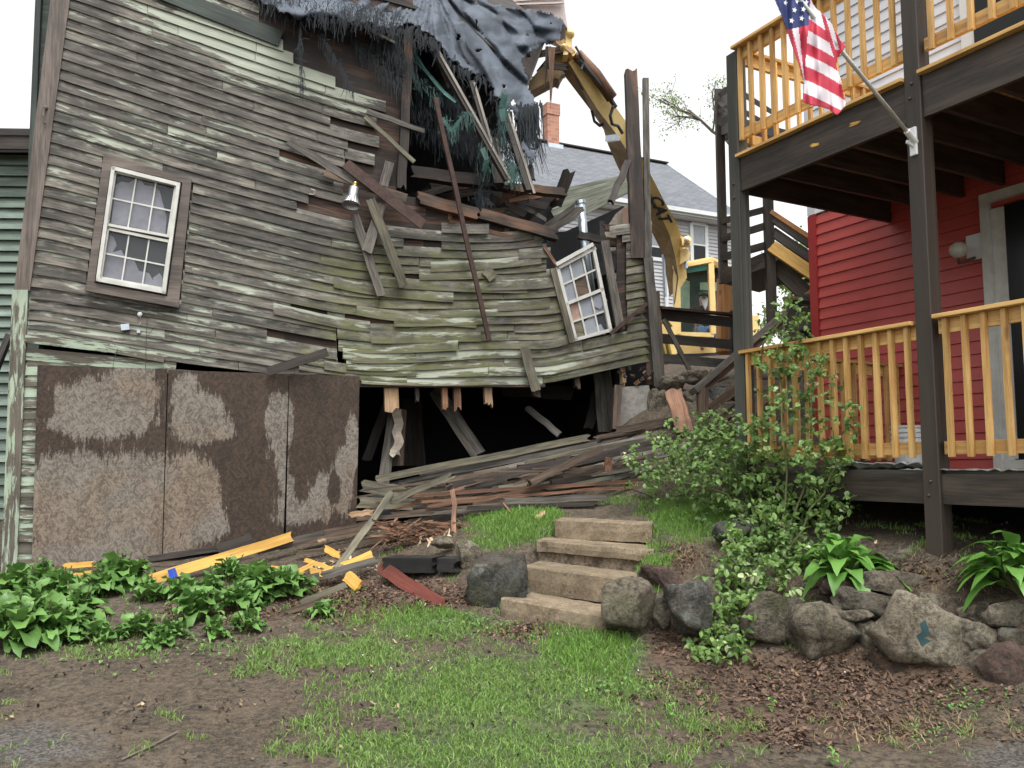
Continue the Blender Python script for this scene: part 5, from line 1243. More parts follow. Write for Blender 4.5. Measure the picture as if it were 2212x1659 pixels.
# ---------------- two storey deck ----------------
dk_=thing('two_storey_deck','two storey timber deck with honey coloured railings on dark posts','deck',tuple(DP(0,0,.9)))
SA=s_at(1610,0,900); SE=SA+.02; S1=-2.2
def dpart(name,mat,f,bevel=0,label=None):
    mb=MB(); f(mb); o=obj(name,mb,M[mat],dk_,bevel=bevel)
    if label: o['label']=label
    return o
zf1=zr(2000,1024,0); zb1=zr(2000,1088,0)
zu1=zr(2010,166,0); zu0=zr(2010,262,0)
dpart('fascia_strip','deckyellow',lambda m:(m.beam(DP(SA-.06,-.055,zu1-.012),DP(.07,-.055,zu1-.012),Dn,.09,.026),m.beam(DP(-.07,-.055,zu1-.012),DP(S1,-.055,zu1-.012),Dn,.09,.026)))
# posts
dpart('post','deckdark',lambda m:m.box(DP(0,0,(7.2+.7)/2),Dd,Dn,(0,0,1),.068,.066,(7.2-.7)/2),.006,'dark front post carrying the flag bracket')
dpart('post','deckgrey',lambda m:m.box(DP(SA,0,(zr(1600,118,SA)+.9)/2),Dd,Dn,(0,0,1),.068,.066,(zr(1600,118,SA)-.9)/2),.006,'grey green corner post')
dpart('post','deckdark',lambda m:m.box(DP(S1,0,3.5),Dd,Dn,(0,0,1),.068,.066,3.5),.006)
# rims
def rim(m,z0,z1,r=-.085,t=.02): m.beam(DP(SA-.07,r,(z0+z1)/2),DP(.07,r,(z0+z1)/2),(0,0,1),z1-z0,t*2); m.beam(DP(-.07,r,(z0+z1)/2),DP(S1+.07,r,(z0+z1)/2),(0,0,1),z1-z0,t*2)
dpart('rim_beam','deckdark',lambda m:rim(m,zu0,zu1-.03,-.02))
dpart('rim_beam','deckdark',lambda m:rim(m,zb1,zf1,-.02))
dpart('end_beam','deckdark',lambda m:m.beam(DP(SE,.07,(zu0+zu1)/2),DP(SE,WR,(zu0+zu1)/2),(0,0,1),zu1-zu0-.04,.04))
dpart('end_beam','deckdark',lambda m:m.beam(DP(SE,.07,(zf1+zb1)/2),DP(SE,WR,(zf1+zb1)/2),(0,0,1),zf1-zb1,.04))
for k in range(7):
    s=SA-.42-k*.42
    dpart('joist','deckdark',lambda m:m.beam(DP(s,.03,(zu0+zu1)/2+.01),DP(s,WR-.03,(zu0+zu1)/2+.01),(0,0,1),zu1-zu0-.09,.04))
for k in range(16):
    r=-.06+k*.143
    if r<WR-.05: dpart('deck_board','deckyellow',lambda m:m.beam(DP(SA+.04,r+.07,zu1-.012),DP(S1,r+.07,zu1-.012),Dn,.1428,.03))
for k in range(16):
    r=-.0+k*.143
    if r<WR-.12: dpart('deck_board','deckgrey',lambda m:m.beam(DP(SA+.02,r+.07,zf1+.015),DP(S1,r+.07,zf1+.015),Dn,.137,.03))
# scraped fresh wood on the rim
for (a,b,c,d) in [(1832,272,1862,262),(1748,316,1774,310)]:
    mb=MB(); nrm=-Dn; 
    def on(px,py,q=.043): return onplane(px,py,DP(0,-q,0),Dn)
    p,q=on(a,b),on(c,d); mb.beam(p,q,(0,0,1),.035,.004,nw=6,nseg=5,rag0=.05,rag1=.06,w1=.02); obj('scrape',mb,M['yellow'],dk_)
# railings
def rail(s0,s1,zlo,ztop,name,r=0,n=None,cap_r=-.03,lab=None,zb=None):
    ztop_=ztop
    dpart('handrail','deckyellow',lambda m:m.beam(DP(s0,cap_r,ztop_-.015),DP(s1,cap_r,ztop_-.015),Dn,.135,.03),.003)
    dpart('top_rail','deckyellow',lambda m:m.beam(DP(s0,r-.0,ztop_-.085),DP(s1,r-.0,ztop_-.085),(0,0,1),.105,.04))
    dpart('bottom_rail','deckyellow',lambda m:m.beam(DP(s0,r-.0,zlo+.055),DP(s1,r-.0,zlo+.055),(0,0,1),.095,.04))
    for k in range(n):
        s=lerp(s0,s1,(k+.5)/n)
        def f(m,s=s): m.beam(DP(s,r-.042,zlo-.015+random.uniform(-.006,.006)),DP(s,r-.042,ztop_-.033),Dd,.036,.036,nseg=4,wob=.004)
        dpart('baluster','deckyellow',f)
zl1=zr(2010,984,0); zt1=zr(1992,692,0)
rail(SA-.03,.09,zl1,zt1,'l',n=13)
rail(-.09,S1+.07,zl1,zr(2005,686,0)-.0,'l',n=14)
zul=zr(1985,130,0)+0.0; zul=zr(1625,308,SA); zut=zr(1590,108,SA)
rail(SA-.03,.09,zul,zut,'u',n=13)
rail(-.09,S1+.07,zul,zut,'u',n=13)
# end rails at right angles
def rail2(zlo,ztop,n):
    s=SA+.0
    dpart('handrail','deckyellow',lambda m:m.beam(DP(s,.07,ztop-.015),DP(s,WR-.03,ztop-.015),Dd,.13,.03))
    dpart('top_rail','deckyellow',lambda m:m.beam(DP(s,.07,ztop-.085),DP(s,WR-.03,ztop-.085),(0,0,1),.105,.04))
    dpart('bottom_rail','deckyellow',lambda m:m.beam(DP(s,.07,zlo+.055),DP(s,WR-.03,zlo+.055),(0,0,1),.095,.04))
    for k in range(n):
        r=lerp(.07,WR-.03,(k+.5)/n); dpart('baluster','deckyellow',lambda m:m.beam(DP(s-.042,r,zlo-.015),DP(s-.042,r,ztop-.033),Dn,.036,.036))
rail2(zl1,zt1,13); rail2(zul,zut,13)
dpart('bolt','deckdark',lambda m:[m.sphere(DP(a,-.07,z),.012) for a,z in ((0,zr(2020,1040,0)),(.02,zr(2015,1070,0)),(SA,zr(1600,400,SA)),(SA,zr(1600,430,SA)),(0,zr(2010,185,0)),(.02,zr(2000,215,0)))])
# crumpled grey roofing sheet on the lower deck edge
mb=MB(); T=[];U=[]
for i in range(41):
    s=lerp(s_at(1808,0),s_at(1985,0),i/40); row=[];u=[]
    for k in range(9):
        r=-.05+k*.05; row.append(DP(s,r,zf1+.045+.035*abs(nz(s*5,r*6))+.03*nz(s*14,r*9,3)+ (.03 if k<2 else 0))); u.append((s,r))
    T.append(row);U.append(u)
mb.grid(T,[[p-Vector((0,0,.006)) for p in r] for r in T],U,.9)
single('crumpled_sheet','crumpled pale grey roofing sheet lying along the lower deck edge','sheet',mb,simple('grey_roofing_paper',(.33,.33,.33),.85,amp=.3,nscale=20,bump=.5))
mb=MB()
T=[];U=[]
for i in range(61):
    s=lerp(-.06,-1.2,i/60); row=[];u=[]
    for k in range(5): r=-.045+k*.06; row.append(DP(s,r,zf1+.035+.015*nz(s*20,r*20))); u.append((s,r))
    T.append(row);U.append(u)
mb.grid(T,[[p-Vector((0,0,.006)) for p in r] for r in T],U,.9)
single('grit_strip','strip of grey grit on the deck edge right of the front post','grit',mb,M['concrete'])
# bucket stack: ribbed white pails nested
sb=s_at(1955,1.0,920); c=DP(sb,1.0,zf1+.03); bx=P(1962,960,c.y+.0)
bk=thing('bucket_stack','stack of nested white plastic pails behind the balusters','bucket',(bx.x,bx.y,zf1+.03))
for k in range(4):
    mb=MB(); z=zf1+.03+k*.045; r0,r1=.11,.135; pr=[(0,.0),(0,r0),(.2,r1-.01),(.205,r1),(.235,r1),(.24,r1+.012),(.255,r1+.012),(.255,r1-.01),(.02,r0-.01)]
    lathe(mb,Vector((bx.x,bx.y,z)),Vector((0,0,1)),pr,28); obj('pail',mb,M['white'],bk,smooth=False)
# ---------------- flag ----------------
PB=onplane(1972,300,DP(.0,-.10,0),Dn); PT=P(1700,-35,PB.y-.75)
fl=thing('flag','striped flag with white stars hanging from an angled pole on the deck post','flag',tuple(PB))
mb=MB(); mb.tube([PB,PT],.0145,12); obj('pole',mb,M['polewhite'],fl,smooth=True)
mb=MB(); d=(PT-PB).normalized(); mb.tube([PB-d*.05,PB+d*.09],.024,10); mb.beam(PB+Vector((.02,.03,-.12)),PB+Vector((.02,.03,.10)),Dd,.06,.03); mb.beam(PB+Vector((-.05,.0,-.02)),PB+Vector((.03,.03,-.05)),(0,0,1),.03,.02)
obj('bracket',mb,M['white'],fl,bevel=.004)
def fc(x,y): return ((x-1415.7)/.36,y/.36)
OUT=[(640,-160),(700,-60),(718,0),(760,100),(790,180),(830,300),(870,410),(893,500),(882,610),(925,628),(990,640),(1040,655),(1090,692),(1115,665),(1142,635),(1128,560),(1110,470),(1085,400),(1090,350),(1142,278),(1105,235),(1060,150),(1000,80),(960,50),(932,0),(930,-160)]
def flagcol(c,d):
    # returns 0 red,1 white,2 blue
    if c<925-(d*.03) and d<150+(925-c)*.22 and c<932: return 2
    if d<0 and c<932: return 2
    def ebound(d): return float(np.interp(d,[20,115,250,480,640],[928,921,910,893,883]))
    L0=ebound(d)
    if c<L0:
        # lower left fold, stripes running down
        cen=float(np.interp(d,[160,480],[800,898])); wd=float(np.interp(d,[160,480],[112,10])); f=(c-(cen-8))/max(wd,1)
        return 0 if f<.22 else (1 if f<.58 else 0)
    R0=float(np.interp(d,[0,60,150,280,400,520,640],[940,985,1010,1048,1086,1112,1145]))
    if c>R0+2 and d<420:
        t=(c-R0)
        if 24<t<52 and d<300: return 1
        return 0
    f=min(1,(c-L0)/max(20,(R0-L0))); dd=d-(f**1.25)*float(np.interp(d,[40,250,600],[62,70,120]))*1.0
    bl=[20,115,185,260,330,400,480,560,700]; w=1
    for k in range(len(bl)-1):
        if bl[k]<=dd<bl[k+1]: return 1 if k%2==0 else 0
    return 1 if dd<20 else 0
mb=MB(); stp=5.; fy=PB.y-.45
def fY(c,d):
    base=float(np.interp(c,[640,930,1142],[fy-.28,fy-.18,fy-.05])); fold=.035*math.sin(c*.035+d*.004)+.02*math.sin(c*.09-d*.006)+.02*nz(c*.012,d*.008)
    fold+= .05*max(0,1-abs(c-float(np.interp(d,[0,640],[930,888])))/35)*-1
    return base+fold
fv={}
def gv(i,k):
    if (i,k) not in fv:
        c,d=640+i*stp,-160+k*stp; fv[(i,k)]=len(mb.v); mb.v.append(tuple(P(1415.7+.36*c,.36*d,fY(c,d))))
    return fv[(i,k)]
for i in range(int(510/stp)):
    for k in range(int(860/stp)):
        c,d=640+(i+.5)*stp,-160+(k+.5)*stp
        if inpoly(c,d,OUT): mb.idx((gv(i,k),gv(i,k+1),gv(i+1,k+1),gv(i+1,k)),[(c*.01,d*.01)]*4,.5,flagcol(c,d))
cl=obj('cloth',mb,[M['red'],M['flagwhite'],M['blue']],fl,smooth=True,solid=.003)
mb=MB()
for (c,d) in [(780,17),(848,8),(905,12),(835,60),(888,55),(818,124),(878,110),(770,-40),(840,-48),(900,-45)]:
    pts=[]
    for k in range(10):
        a=math.pi*k/5+.25; rr_=19 if k%2==0 else 8; cc,dd=c+rr_*math.sin(a)*.85,d-rr_*math.cos(a); pts.append(P(1415.7+.36*cc,.36*dd,fY(c,d)-.012))
    for k in range(10): mb.face([P(1415.7+.36*c,.36*d,fY(c,d)-.012),pts[k],pts[(k+1)%10]])
obj('star',mb,M['starwhite'],cl)
# ---------------- back stair tower ----------------
stc=thing('back_staircase','dark timber staircase and landings climbing behind the red house','staircase',tuple(P(1565,800,11.5)))
def sb_(name,mat,*a,t=.05,label=None,**k):
    mb=MB(); k.setdefault('nw',1);k.setdefault('nseg',3);k.setdefault('wob',.004); pbeam(mb,*a,t,**k); o=obj(name,mb,M[mat],stc)
    if label: o['label']=label
sb_('post','deckdark',1553,195,11.4,1563,612,11.4,17,t=.1); sb_('post','deckdark',1658,408,10.9,1668,705,10.9,19,t=.1)
sb_('post','deckdark',1568,190,12.6,1572,300,12.6,12,t=.08)
for y0,y1,w in [(478,452,13),(516,488,15),(556,530,16),(600,560,30)]: sb_('rail' if w<30 else 'landing','deckdark',1560,y0,11.35,1655,y1,10.95,w)
for y0,y1,w in [(204,172,12),(240,215,11),(268,240,11),(222,262,9),(262,235,9)]: sb_('rail','deckdark',1556,y0,11.3,1600,y1,9.2,w)
for y0,y1 in [(200,230),(238,262)]: sb_('rail','deckdark',1600,y0,9.6,1680,y1+20,12.2,9)
mb=MB(); mb.prism([P(1556,292,11.4),P(1600,277,9.2),P(1700,300,10.5),P(1640,330,12.5)],(0,0,.12)); obj('landing',mb,M['deckdark'],stc)
mb=MB(); mb.prism([P(1558,612,11.4),P(1660,575,10.9),P(1760,590,11.8),P(1640,632,12.5)],(0,0,.16)); obj('landing',mb,M['deckdark'],stc)
sb_('handrail','orange',1661,456,10.9,1764,524,10.6,9,t=.08); sb_('rail','deckdark',1661,468,10.9,1764,538,10.6,14)
sb_('rail','deckdark',1668,500,10.9,1764,566,10.6,20); sb_('stringer','yellow',1667,532,10.85,1768,600,10.55,26,t=.05,label='new yellow stair stringer board')
sb_('stringer','deckdark',1672,570,11.0,1768,660,10.7,34); sb_('brace','orange',1735,642,10.8,1768,618,10.7,10)
for k in range(5): sb_('tread','deckdark',1690+k*16,575+k*10,11.2,1720+k*14,572+k*10,11.2,5,t=.25)
# lower flight handrails towards the path
sb_('handrail','greywood',1497,846,8.9,1693,677,10.2,13,t=.10,nseg=6); sb_('rail','brownwood',1507,850,8.95,1700,690,10.25,16); sb_('rail','brownwood',1531,885,9.0,1640,800,9.8,19); sb_('rail','brownwood',1535,925,9.0,1620,855,9.7,16)
sb_('newel_post','brownwood',1517,838,8.95,1519,960,8.95,22,t=.1); sb_('stringer','brownwood',1560,940,9.1,1660,850,9.9,26)
sb_('post','deckdark',1712,650,10.3,1714,760,10.3,22,t=.1); sb_('handrail','brownwood',1700,644,10.2,1775,650,10.4,8,t=.12); sb_('rail','greywood',1712,660,10.3,1775,668,10.4,18); sb_('rail','greywood',1712,702,10.3,1775,710,10.4,20); sb_('stringer','deckdark',1715,690,10.4,1765,735,10.6,20)
for k in range(5): sb_('tread','greywood',1555+k*24,905-k*30,9.6+.2*k,1620+k*24,905-k*30,9.8+.2*k,7,t=.25)
# ---------------- path fence ----------------
fn=thing('wooden_railing','three rail dark timber railing at the top of the bank','railing',tuple(P(1500,810,11.6)))
def fb(name,mat,*a,t=.05,**k):
    mb=MB(); k.setdefault('nw',1);k.setdefault('nseg',4);k.setdefault('wob',.005); pbeam(mb,*a,t,**k); return obj(name,mb,M[mat],fn)
fb('cap_rail','rust',1421,665,11.2,1592,681,12.0,5,t=.16)
fb('rail','deckdark',1422,680,11.3,1578,696,12.0,21); fb('rail','deckdark',1425,731,11.3,1579,744,12.0,20); fb('rail','deckgrey',1428,774,11.3,1576,786,12.0,19)
fb('post','deckgrey',1584,672,12.05,1586,770,12.05,15,t=.1); fb('post','brownwood',1420,630,11.2,1432,842,11.2,9,t=.06,nseg=5)
fb('brace','greywood',1434,690,11.15,1494,808,11.3,9,t=.05)
mb=MB(); mb.tube([P(1567,598,12.4),P(1566,604,12.4)],.1,10); mb=MB(); pbeam(mb,1569,598,12.5,1567,765,12.5,36,.22,nseg=4,wob=.004,nw=1); o=obj('new_post',mb,M['orange'],bevel=.03); tag(o,'thick new orange timber post with chamfered top behind the dark railing','post')
# ---------------- grey house behind ----------------
U_=Vector((.908,.418,0)).normalized(); V_=Vector((.418,-.908,0)).normalized()
RD=P(1440,355,33); 
E=RD+V_*4.56; er=P(1602,470,E.y); E=Vector((E.x,E.y,er.z))
gh=thing('grey_house','grey sided house with dark shingle roof and brick chimney behind the excavator','house',(E.x,E.y,3.5))
Lh=20
mb=MB(); a=[RD,RD-U_*Lh,E-U_*Lh,E]; o_=a[1]
uvs=[((p-o_).dot(U_),((p-o_).dot(V_)**2+(p.z-o_.z)**2)**.5) for p in a]
mb.face(a,uvs); b=[p-Vector((0,0,.15)) for p in a]; mb.face(b[::-1]); mb.face([a[0],a[3],b[3],b[0]])
BKR=[RD,RD-U_*Lh,RD-U_*Lh-V_*4.56-Vector((0,0,RD.z-E.z)),RD-V_*4.56-Vector((0,0,RD.z-E.z))]; mb.face(BKR[::-1],[(0,0),(1,0),(1,1),(0,1)])
roof=obj('roof',mb,M['shingle'],gh)
mb=MB(); mb.beam(RD-U_*Lh+Vector((0,0,.03)),RD+Vector((0,0,.03)),V_,.3,.05); obj('ridge_cap',mb,M['darkwood'],roof)
mb=MB(); mb.beam(E-U_*Lh-Vector((0,0,.12)),E-Vector((0,0,.12)),(0,0,1),.24,.04); mb.beam(E-U_*Lh+V_*.08-Vector((0,0,.10)),E+V_*.08-Vector((0,0,.10)),(0,0,1),.14,.12); mb.beam(RD+U_*.02-Vector((0,0,.1)),E+U_*.02-Vector((0,0,.1)),(0,0,1),.2,.04)
mb.face([E-U_*Lh-Vector((0,0,.26)),E-Vector((0,0,.26)),E-V_*.5-Vector((0,0,.26)),E-U_*Lh-V_*.5-Vector((0,0,.26))])
obj('gutter',mb,M['white'],roof)
ch=P(1190,322,31.5); mb=MB(); top=P(1190,236,31.5).z; hw=.27
# chimney stands on the roof slope near the ridge
o2=onplane(1190,310,RD,(U_.cross(E-RD)).normalized()); o2=o2+Vector((0,0,0)); top=P(1190,240,o2.y).z
mb.box((o2.x,o2.y,(top+o2.z-.8)/2),U_,V_,(0,0,1),hw*.9,hw*.8,(top-o2.z+.8)/2); mb.box((o2.x,o2.y,top+.0),U_,V_,(0,0,1),hw*1.02,hw*.9,.22); chm=obj('chimney',mb,M['brick'],roof)
mb=MB(); mb.box((o2.x,o2.y,o2.z-.25),U_,V_,(0,0,1),hw*1.15,hw*1.5,.10); obj('flashing',mb,M['galv'],chm)
wl0=E-V_*.45-Vector((0,0,.26))
def gw(u,z,q=0): p=wl0-U_*u+V_*q; return Vector((p.x,p.y,z))
mb=MB(); z=2.5; ztop=wl0.z
while z<ztop:
    h=min(.125,ztop-z); T=[[gw(0,z,.03),gw(0,z+h,.0)],[gw(Lh,z,.03),gw(Lh,z+h,.0)]]; mb.grid(T,[[p-V_*.05 for p in a] for a in T],[[(0,0),(0,1)],[(1,0),(1,1)]]); z+=.125
obj('wall',mb,M['greysiding'],gh)
mb=MB(); a=[gw(0,2.5),gw(0,2.5)-V_*8.2]; mb.face([a[0],a[1],Vector((a[1].x,a[1].y,ztop)),RD-Vector((0,0,.3)),Vector((a[0].x,a[0].y,ztop))]); obj('gable_wall',mb,M['greysiding'],gh)
def gwin(x0,y0,x1,y1):
    n=V_; o=gw(0,0,.05); c=[onplane(x,y,o,n) for x,y in ((x0,y0),(x1,y0),(x1,y1),(x0,y1))]
    mb=MB(); wd=U_; zt=(c[0].z+c[1].z)/2; zb=(c[2].z+c[3].z)/2; L_=c[0]; R_=c[1]
    for zz in (zt,zb,(zt+zb)/2-.05): mb.beam(Vector((L_.x,L_.y,zz)),Vector((R_.x,R_.y,zz)),(0,0,1),.12 if zz!=(zt+zb)/2-.05 else .06,.05)
    for q in (L_,R_): mb.beam(Vector((q.x,q.y,zb)),Vector((q.x,q.y,zt)),U_,.13,.06)
    wo=obj('window',mb,M['white'],gh)
    for za,zc,m in ((zt,(zt+zb)/2,simple('window_blind',(.28,.30,.32),.5,amp=.1)),((zt+zb)/2,zb,M['darkglass'])):
        mb=MB(); mb.face([Vector((L_.x,L_.y,za)),Vector((R_.x,R_.y,za)),Vector((R_.x,R_.y,zc)),Vector((L_.x,L_.y,zc))]); obj('pane',mb,m,wo)
gwin(1493,484,1525,568); gwin(1402,500,1436,560)
mb=MB(); q=onplane(1439,600,gw(0,0,.1),V_); mb.tube([Vector((q.x,q.y,ztop)),Vector((q.x,q.y,3))],.07,8); obj('downpipe',mb,M['white'],gh)
# ---------------- neighbouring house at the far left ----------------
nb=thing('green_neighbour_house','faded green clapboard building at the far left edge','house',tuple(P(-60,1200,13)))
mb=MB(); y=330; rg=random.Random(2)
for k in range(40):
    z1=P(20,335,12.5).z-k*.165
    if z1<.6: break
    T=[[Vector((-12,12.3,z1-.175)),Vector((-12,12.34,z1))],[Vector((-6.2,12.5,z1-.175)),Vector((-6.2,12.54,z1))]]; T=[[a[0]+Vector((0,-.03,0)),a[1]] for a in T]
    mb.grid(T,[[p+Vector((0,.03,0)) for p in a] for a in T],[[(0,k),(0,k+.15)],[(5,k),(5,k+.15)]],rg.random())
obj('wall',mb,M['neighbour'],nb)
mb=MB(); z=P(20,305,12.3).z; mb.prism([Vector((-12,11.9,z)),Vector((-6.1,12.1,z)),Vector((-6.1,16,z+1.2)),Vector((-12,16,z+1.2))],(0,0,.1)); mb.beam(Vector((-12,11.95,z-.1)),Vector((-6.15,12.15,z-.1)),(0,0,1),.2,.05); obj('roof',mb,M['darkwood'],nb)
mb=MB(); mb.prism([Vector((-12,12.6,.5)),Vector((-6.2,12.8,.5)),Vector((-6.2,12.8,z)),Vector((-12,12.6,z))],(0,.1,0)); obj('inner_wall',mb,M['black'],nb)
pb('leaning_pole','dark pole leaning between the two old houses at the left edge','darkwood',-30,850,11.5,22,720,11.7,12,t=.08,cat='pole')
# ---------------- excavator ----------------
ex=thing('excavator','yellow tracked excavator reaching its arm over the wrecked roof','excavator',tuple(P(1500,830,17.5)))
# boom: right/top edge T, lit face lower edge B, far underside edge C
Tt=[(1249,128,13.4),(1316,212,13.9),(1352,262,14.4),(1384,335,14.9),(1407,380,15.3),(1438,440,15.8),(1461,480,16.2),(1472,508,16.5),(1478,540,16.8),(1484,600,17.0)]
Bb=[(1228,134,13.4),(1290,236,13.9),(1332,290,14.4),(1357,330,14.9),(1382,372,15.3),(1412,430,15.8),(1434,480,16.2),(1448,512,16.5),(1460,560,16.8),(1468,625,17.0)]
Cc=[(1214,157,13.7),(1278,241,14.2),(1304,280,14.7),(1313,312,15.2),(1334,360,15.6),(1370,430,16.1),(1396,478,16.5),(1410,505,16.8),(1432,550,17.1),(1446,640,17.3)]
mb=MB(); T=[P(*p) for p in Tt];B=[P(*p) for p in Bb];Cq=[P(*p) for p in Cc]; D4=[t+(c-b) for t,b,c in zip(T,B,Cq)]
rings=list(zip(T,B,Cq,D4))
for r0,r1 in zip(rings,rings[1:]):
    for k in range(4): k2=(k+1)%4; mb.face([r0[k],r0[k2],r1[k2],r1[k]],[(0,0)]*4,m=1 if k==1 else 0)  # underside faces take the browner paint, shade put into the colour
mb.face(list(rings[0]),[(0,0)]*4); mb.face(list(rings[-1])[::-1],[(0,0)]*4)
boom=obj('boom',mb,[M['machine'],M['shadebrown']],ex)
mb=MB(); mb.tube([P(1322,212,13.8),P(1324,232,13.75),P(1318,250,13.8),P(1322,268,13.9),P(1335,272,14.0),P(1345,288,14.1)],.028,8); mb.tube([P(1278,238,14.0),P(1284,262,14.1),P(1296,272,14.3),P(1302,268,14.5)],.025,8); mb.tube([P(1252,130,13.3),P(1300,186,13.6),P(1330,232,13.8)],.04,8); mb.tube([P(1243,100,13.2),P(1262,132,13.3),P(1256,150,13.3)],.02,6)
obj('hydraulic_hose',mb,M['hose'],boom)
mb=MB(); mb.tube([P(1246,118,13.35),P(1286,160,13.55),P(1322,212,13.75)],.10,10); obj('hydraulic_cylinder',mb,M['redwood'],boom,smooth=True)
mb=MB(); pbeam(mb,1240,150,13.6,1262,190,13.8,14,.1); obj('bracket',mb,M['machinedark'],boom)
mb=MB(); pbeam(mb,1312,300,14.5,1334,297,14.3,12,.1); obj('bracket',mb,M['galv'],boom)
# lettering on the boom side
def text(body,p,xd,nd,size,mat,parent,ext=.004,name='lettering'):
    cu=bpy.data.curves.new(name,'FONT'); cu.body=body; cu.size=size; cu.extrude=ext; cu.offset=size*.03; cu.align_x='CENTER'; cu.align_y='CENTER'
    to=bpy.data.objects.new(name,cu); C.objects.link(to); bpy.context.view_layer.update(); me=bpy.data.meshes.new_from_object(to.evaluated_get(bpy.context.evaluated_depsgraph_get())); C.objects.unlink(to); bpy.data.objects.remove(to)
    o=bpy.data.objects.new(name,me); C.objects.link(o); me.materials.clear(); me.materials.append(mat)
    xd=Vector(xd).normalized(); nd=Vector(nd).normalized(); yd=nd.cross(xd).normalized(); nd=xd.cross(yd)
    mx=Matrix((xd,yd,nd)).transposed().to_4x4(); mx.translation=Vector(p); me.transform(Matrix.Translation(-ORG[parent.name])@mx); o.parent=parent; ORG[name]=ORG[parent.name]; return o
n4=(T[6]-T[4]).cross(B[5]-T[5]).normalized()
if n4.y>0: n4=-n4
n4=n4.normalized()
ctr=onplane(1427,449,B[5],n4)+n4*.05; xd=(onplane(1436,469,B[5],n4)-onplane(1418,429,B[5],n4))
text('CAT',ctr,xd,n4,.36,M['machinedark'],boom,ext=.006)
# stick, linkage and bucket
mb=MB(); 
def slab(mb,pts,Y,th,r=.5): mb.prism([P(x,y,Y) for x,y in pts][::-1],Vector((0,th,0)),r)
slab(mb,[(1200,168),(1140,200),(1143,176),(1165,150),(1190,130),(1205,112),(1222,116),(1240,122),(1228,136),(1214,158),(1208,172)],13.5,.35)
st_=obj('stick',mb,M['shadebrown'],ex)
mb=MB(); slab(mb,[(1222,60),(1232,62),(1236,90),(1226,118),(1216,118),(1222,92)],13.2,.25); slab(mb,[(1210,90),(1218,84),(1246,112),(1238,122)],13.3,.2); mb.sphere(P(1232,74,13.2),.07,.1,.07); mb.sphere(P(1217,103,13.2),.05,.1,.05); obj('linkage',mb,M['machine'],st_)
mb=MB(); mb.tube([P(1150,172,13.7),P(1190,160,13.6),P(1220,163,13.55)],.05,8); obj('cylinder_rod',mb,M['galv'],st_)
mb=MB(); slab(mb,[(1098,14),(1112,-4),(1132,-40),(1215,-45),(1220,20),(1226,62),(1214,44),(1190,34),(1140,28)],13.1,.9)
for k in range(4): pbeam(mb,1108+k*6,10-k*8,13.06,1218,-2-k*12+8,13.02,4,.03)
obj('bucket',mb,simple('scraped_bucket_steel',(.40,.33,.31),.6,amp=.3,nscale=3),ex)
# cab
cb_=MB(); YF=17.0
def cq(x,y,Y=YF): return P(x,y,Y)
pbeam(cb_,1461,575,YF,1463,722,YF,14,.12); pbeam(cb_,1535,570,YF,1541,722,YF,12,.12); pbeam(cb_,1452,580,YF,1537,564,YF,7,.14); pbeam(cb_,1535,563,YF,1558,578,18.5,9,.14); pbeam(cb_,1463,722,YF,1541,724,YF,9,.1)
cb_.prism([P(1452,577,YF),P(1537,561,YF),P(1575,575,18.6),P(1485,590,18.6)],(0,0,.06))
cab=obj('cab',cb_,M['machine'],ex)
mb=MB(); mb.prism([P(1455,585,18.5),P(1575,575,18.5),P(1575,735,18.5),P(1455,735,18.5)],(0,.05,0)); mb.prism([P(1462,640,18.3),P(1495,640,18.3),P(1495,735,18.3),P(1462,735,18.3)],(0,.02,0)); obj('cab_rear',mb,M['machinedark'],cab)
mb=MB(); mb.prism([P(1512,610,18.4),P(1548,610,18.4),P(1548,628,18.4),P(1512,626,18.4)],(0,.02,0)); mb.prism([P(1468,600,18.2),P(1490,608,18.2),P(1490,668,18.2),P(1466,668,18.2)],(0,.02,0)); obj('rear_window',mb,simple('pale_green_window',(.35,.55,.45),.3),cab)
mb=MB(); mb.prism([P(1468,584,YF+.02),P(1530,572,YF+.02),P(1534,722,YF+.02),P(1470,722,YF+.02)],(0,.01,0)); obj('windscreen',mb,M['cabglass'],cab)
mb=MB(); mb.prism([P(1464,582,YF-.03),P(1531,570,YF-.03),P(1534,582,YF-.03),P(1470,592,YF-.03)],(0,.02,0)); obj('sun_strip',mb,M['green'],cab)
mb=MB(); mb.tube([P(1457,655,YF-.08),P(1463,610,YF-.08),P(1465,585,YF-.08)],.012,5); obj('wiper',mb,M['hose'],cab)
mb=MB(); slab(mb,[(1424,690),(1462,690),(1462,765),(1426,765)],16.9,.5); slab(mb,[(1462,745),(1560,738),(1580,760),(1470,765)],17.2,1.5); slab(mb,[(1556,690),(1640,680),(1640,760),(1560,762)],17.8,1.2); obj('body',mb,M['machine'],ex)
mb=MB(); slab(mb,[(1430,765),(1600,762),(1600,790),(1440,800)],17.2,1.8); obj('undercarriage',mb,M['machinedark'],ex)
mb=MB()
for k in range(26):
    x=1432+k*6.2; pbeam(mb,x,790-abs(k-13)*-.2,16.9,x+3.6,789,16.9,6,.6)
slab(mb,[(1430,793),(1595,790),(1597,822),(1434,830)],16.95,.55); obj('track',mb,M['machinedark'],ex)
mb=MB(); mb.tube([P(1478,520,16.5),P(1490,522,16.5)],.08,10); slab(mb,[(1472,514),(1488,508),(1494,516),(1492,530),(1474,530)],16.5,.15); slab(mb,[(1470,540),(1482,536),(1492,545),(1488,560),(1470,570)],16.7,.3); obj('lamp_housing',mb,M['machine'],boom)
mb=MB(); mb.sphere(P(1483,517,16.38),.055,.05,.055); obj('headlight',mb,simple('headlight_glass',(.75,.72,.65),.15),boom,smooth=True)
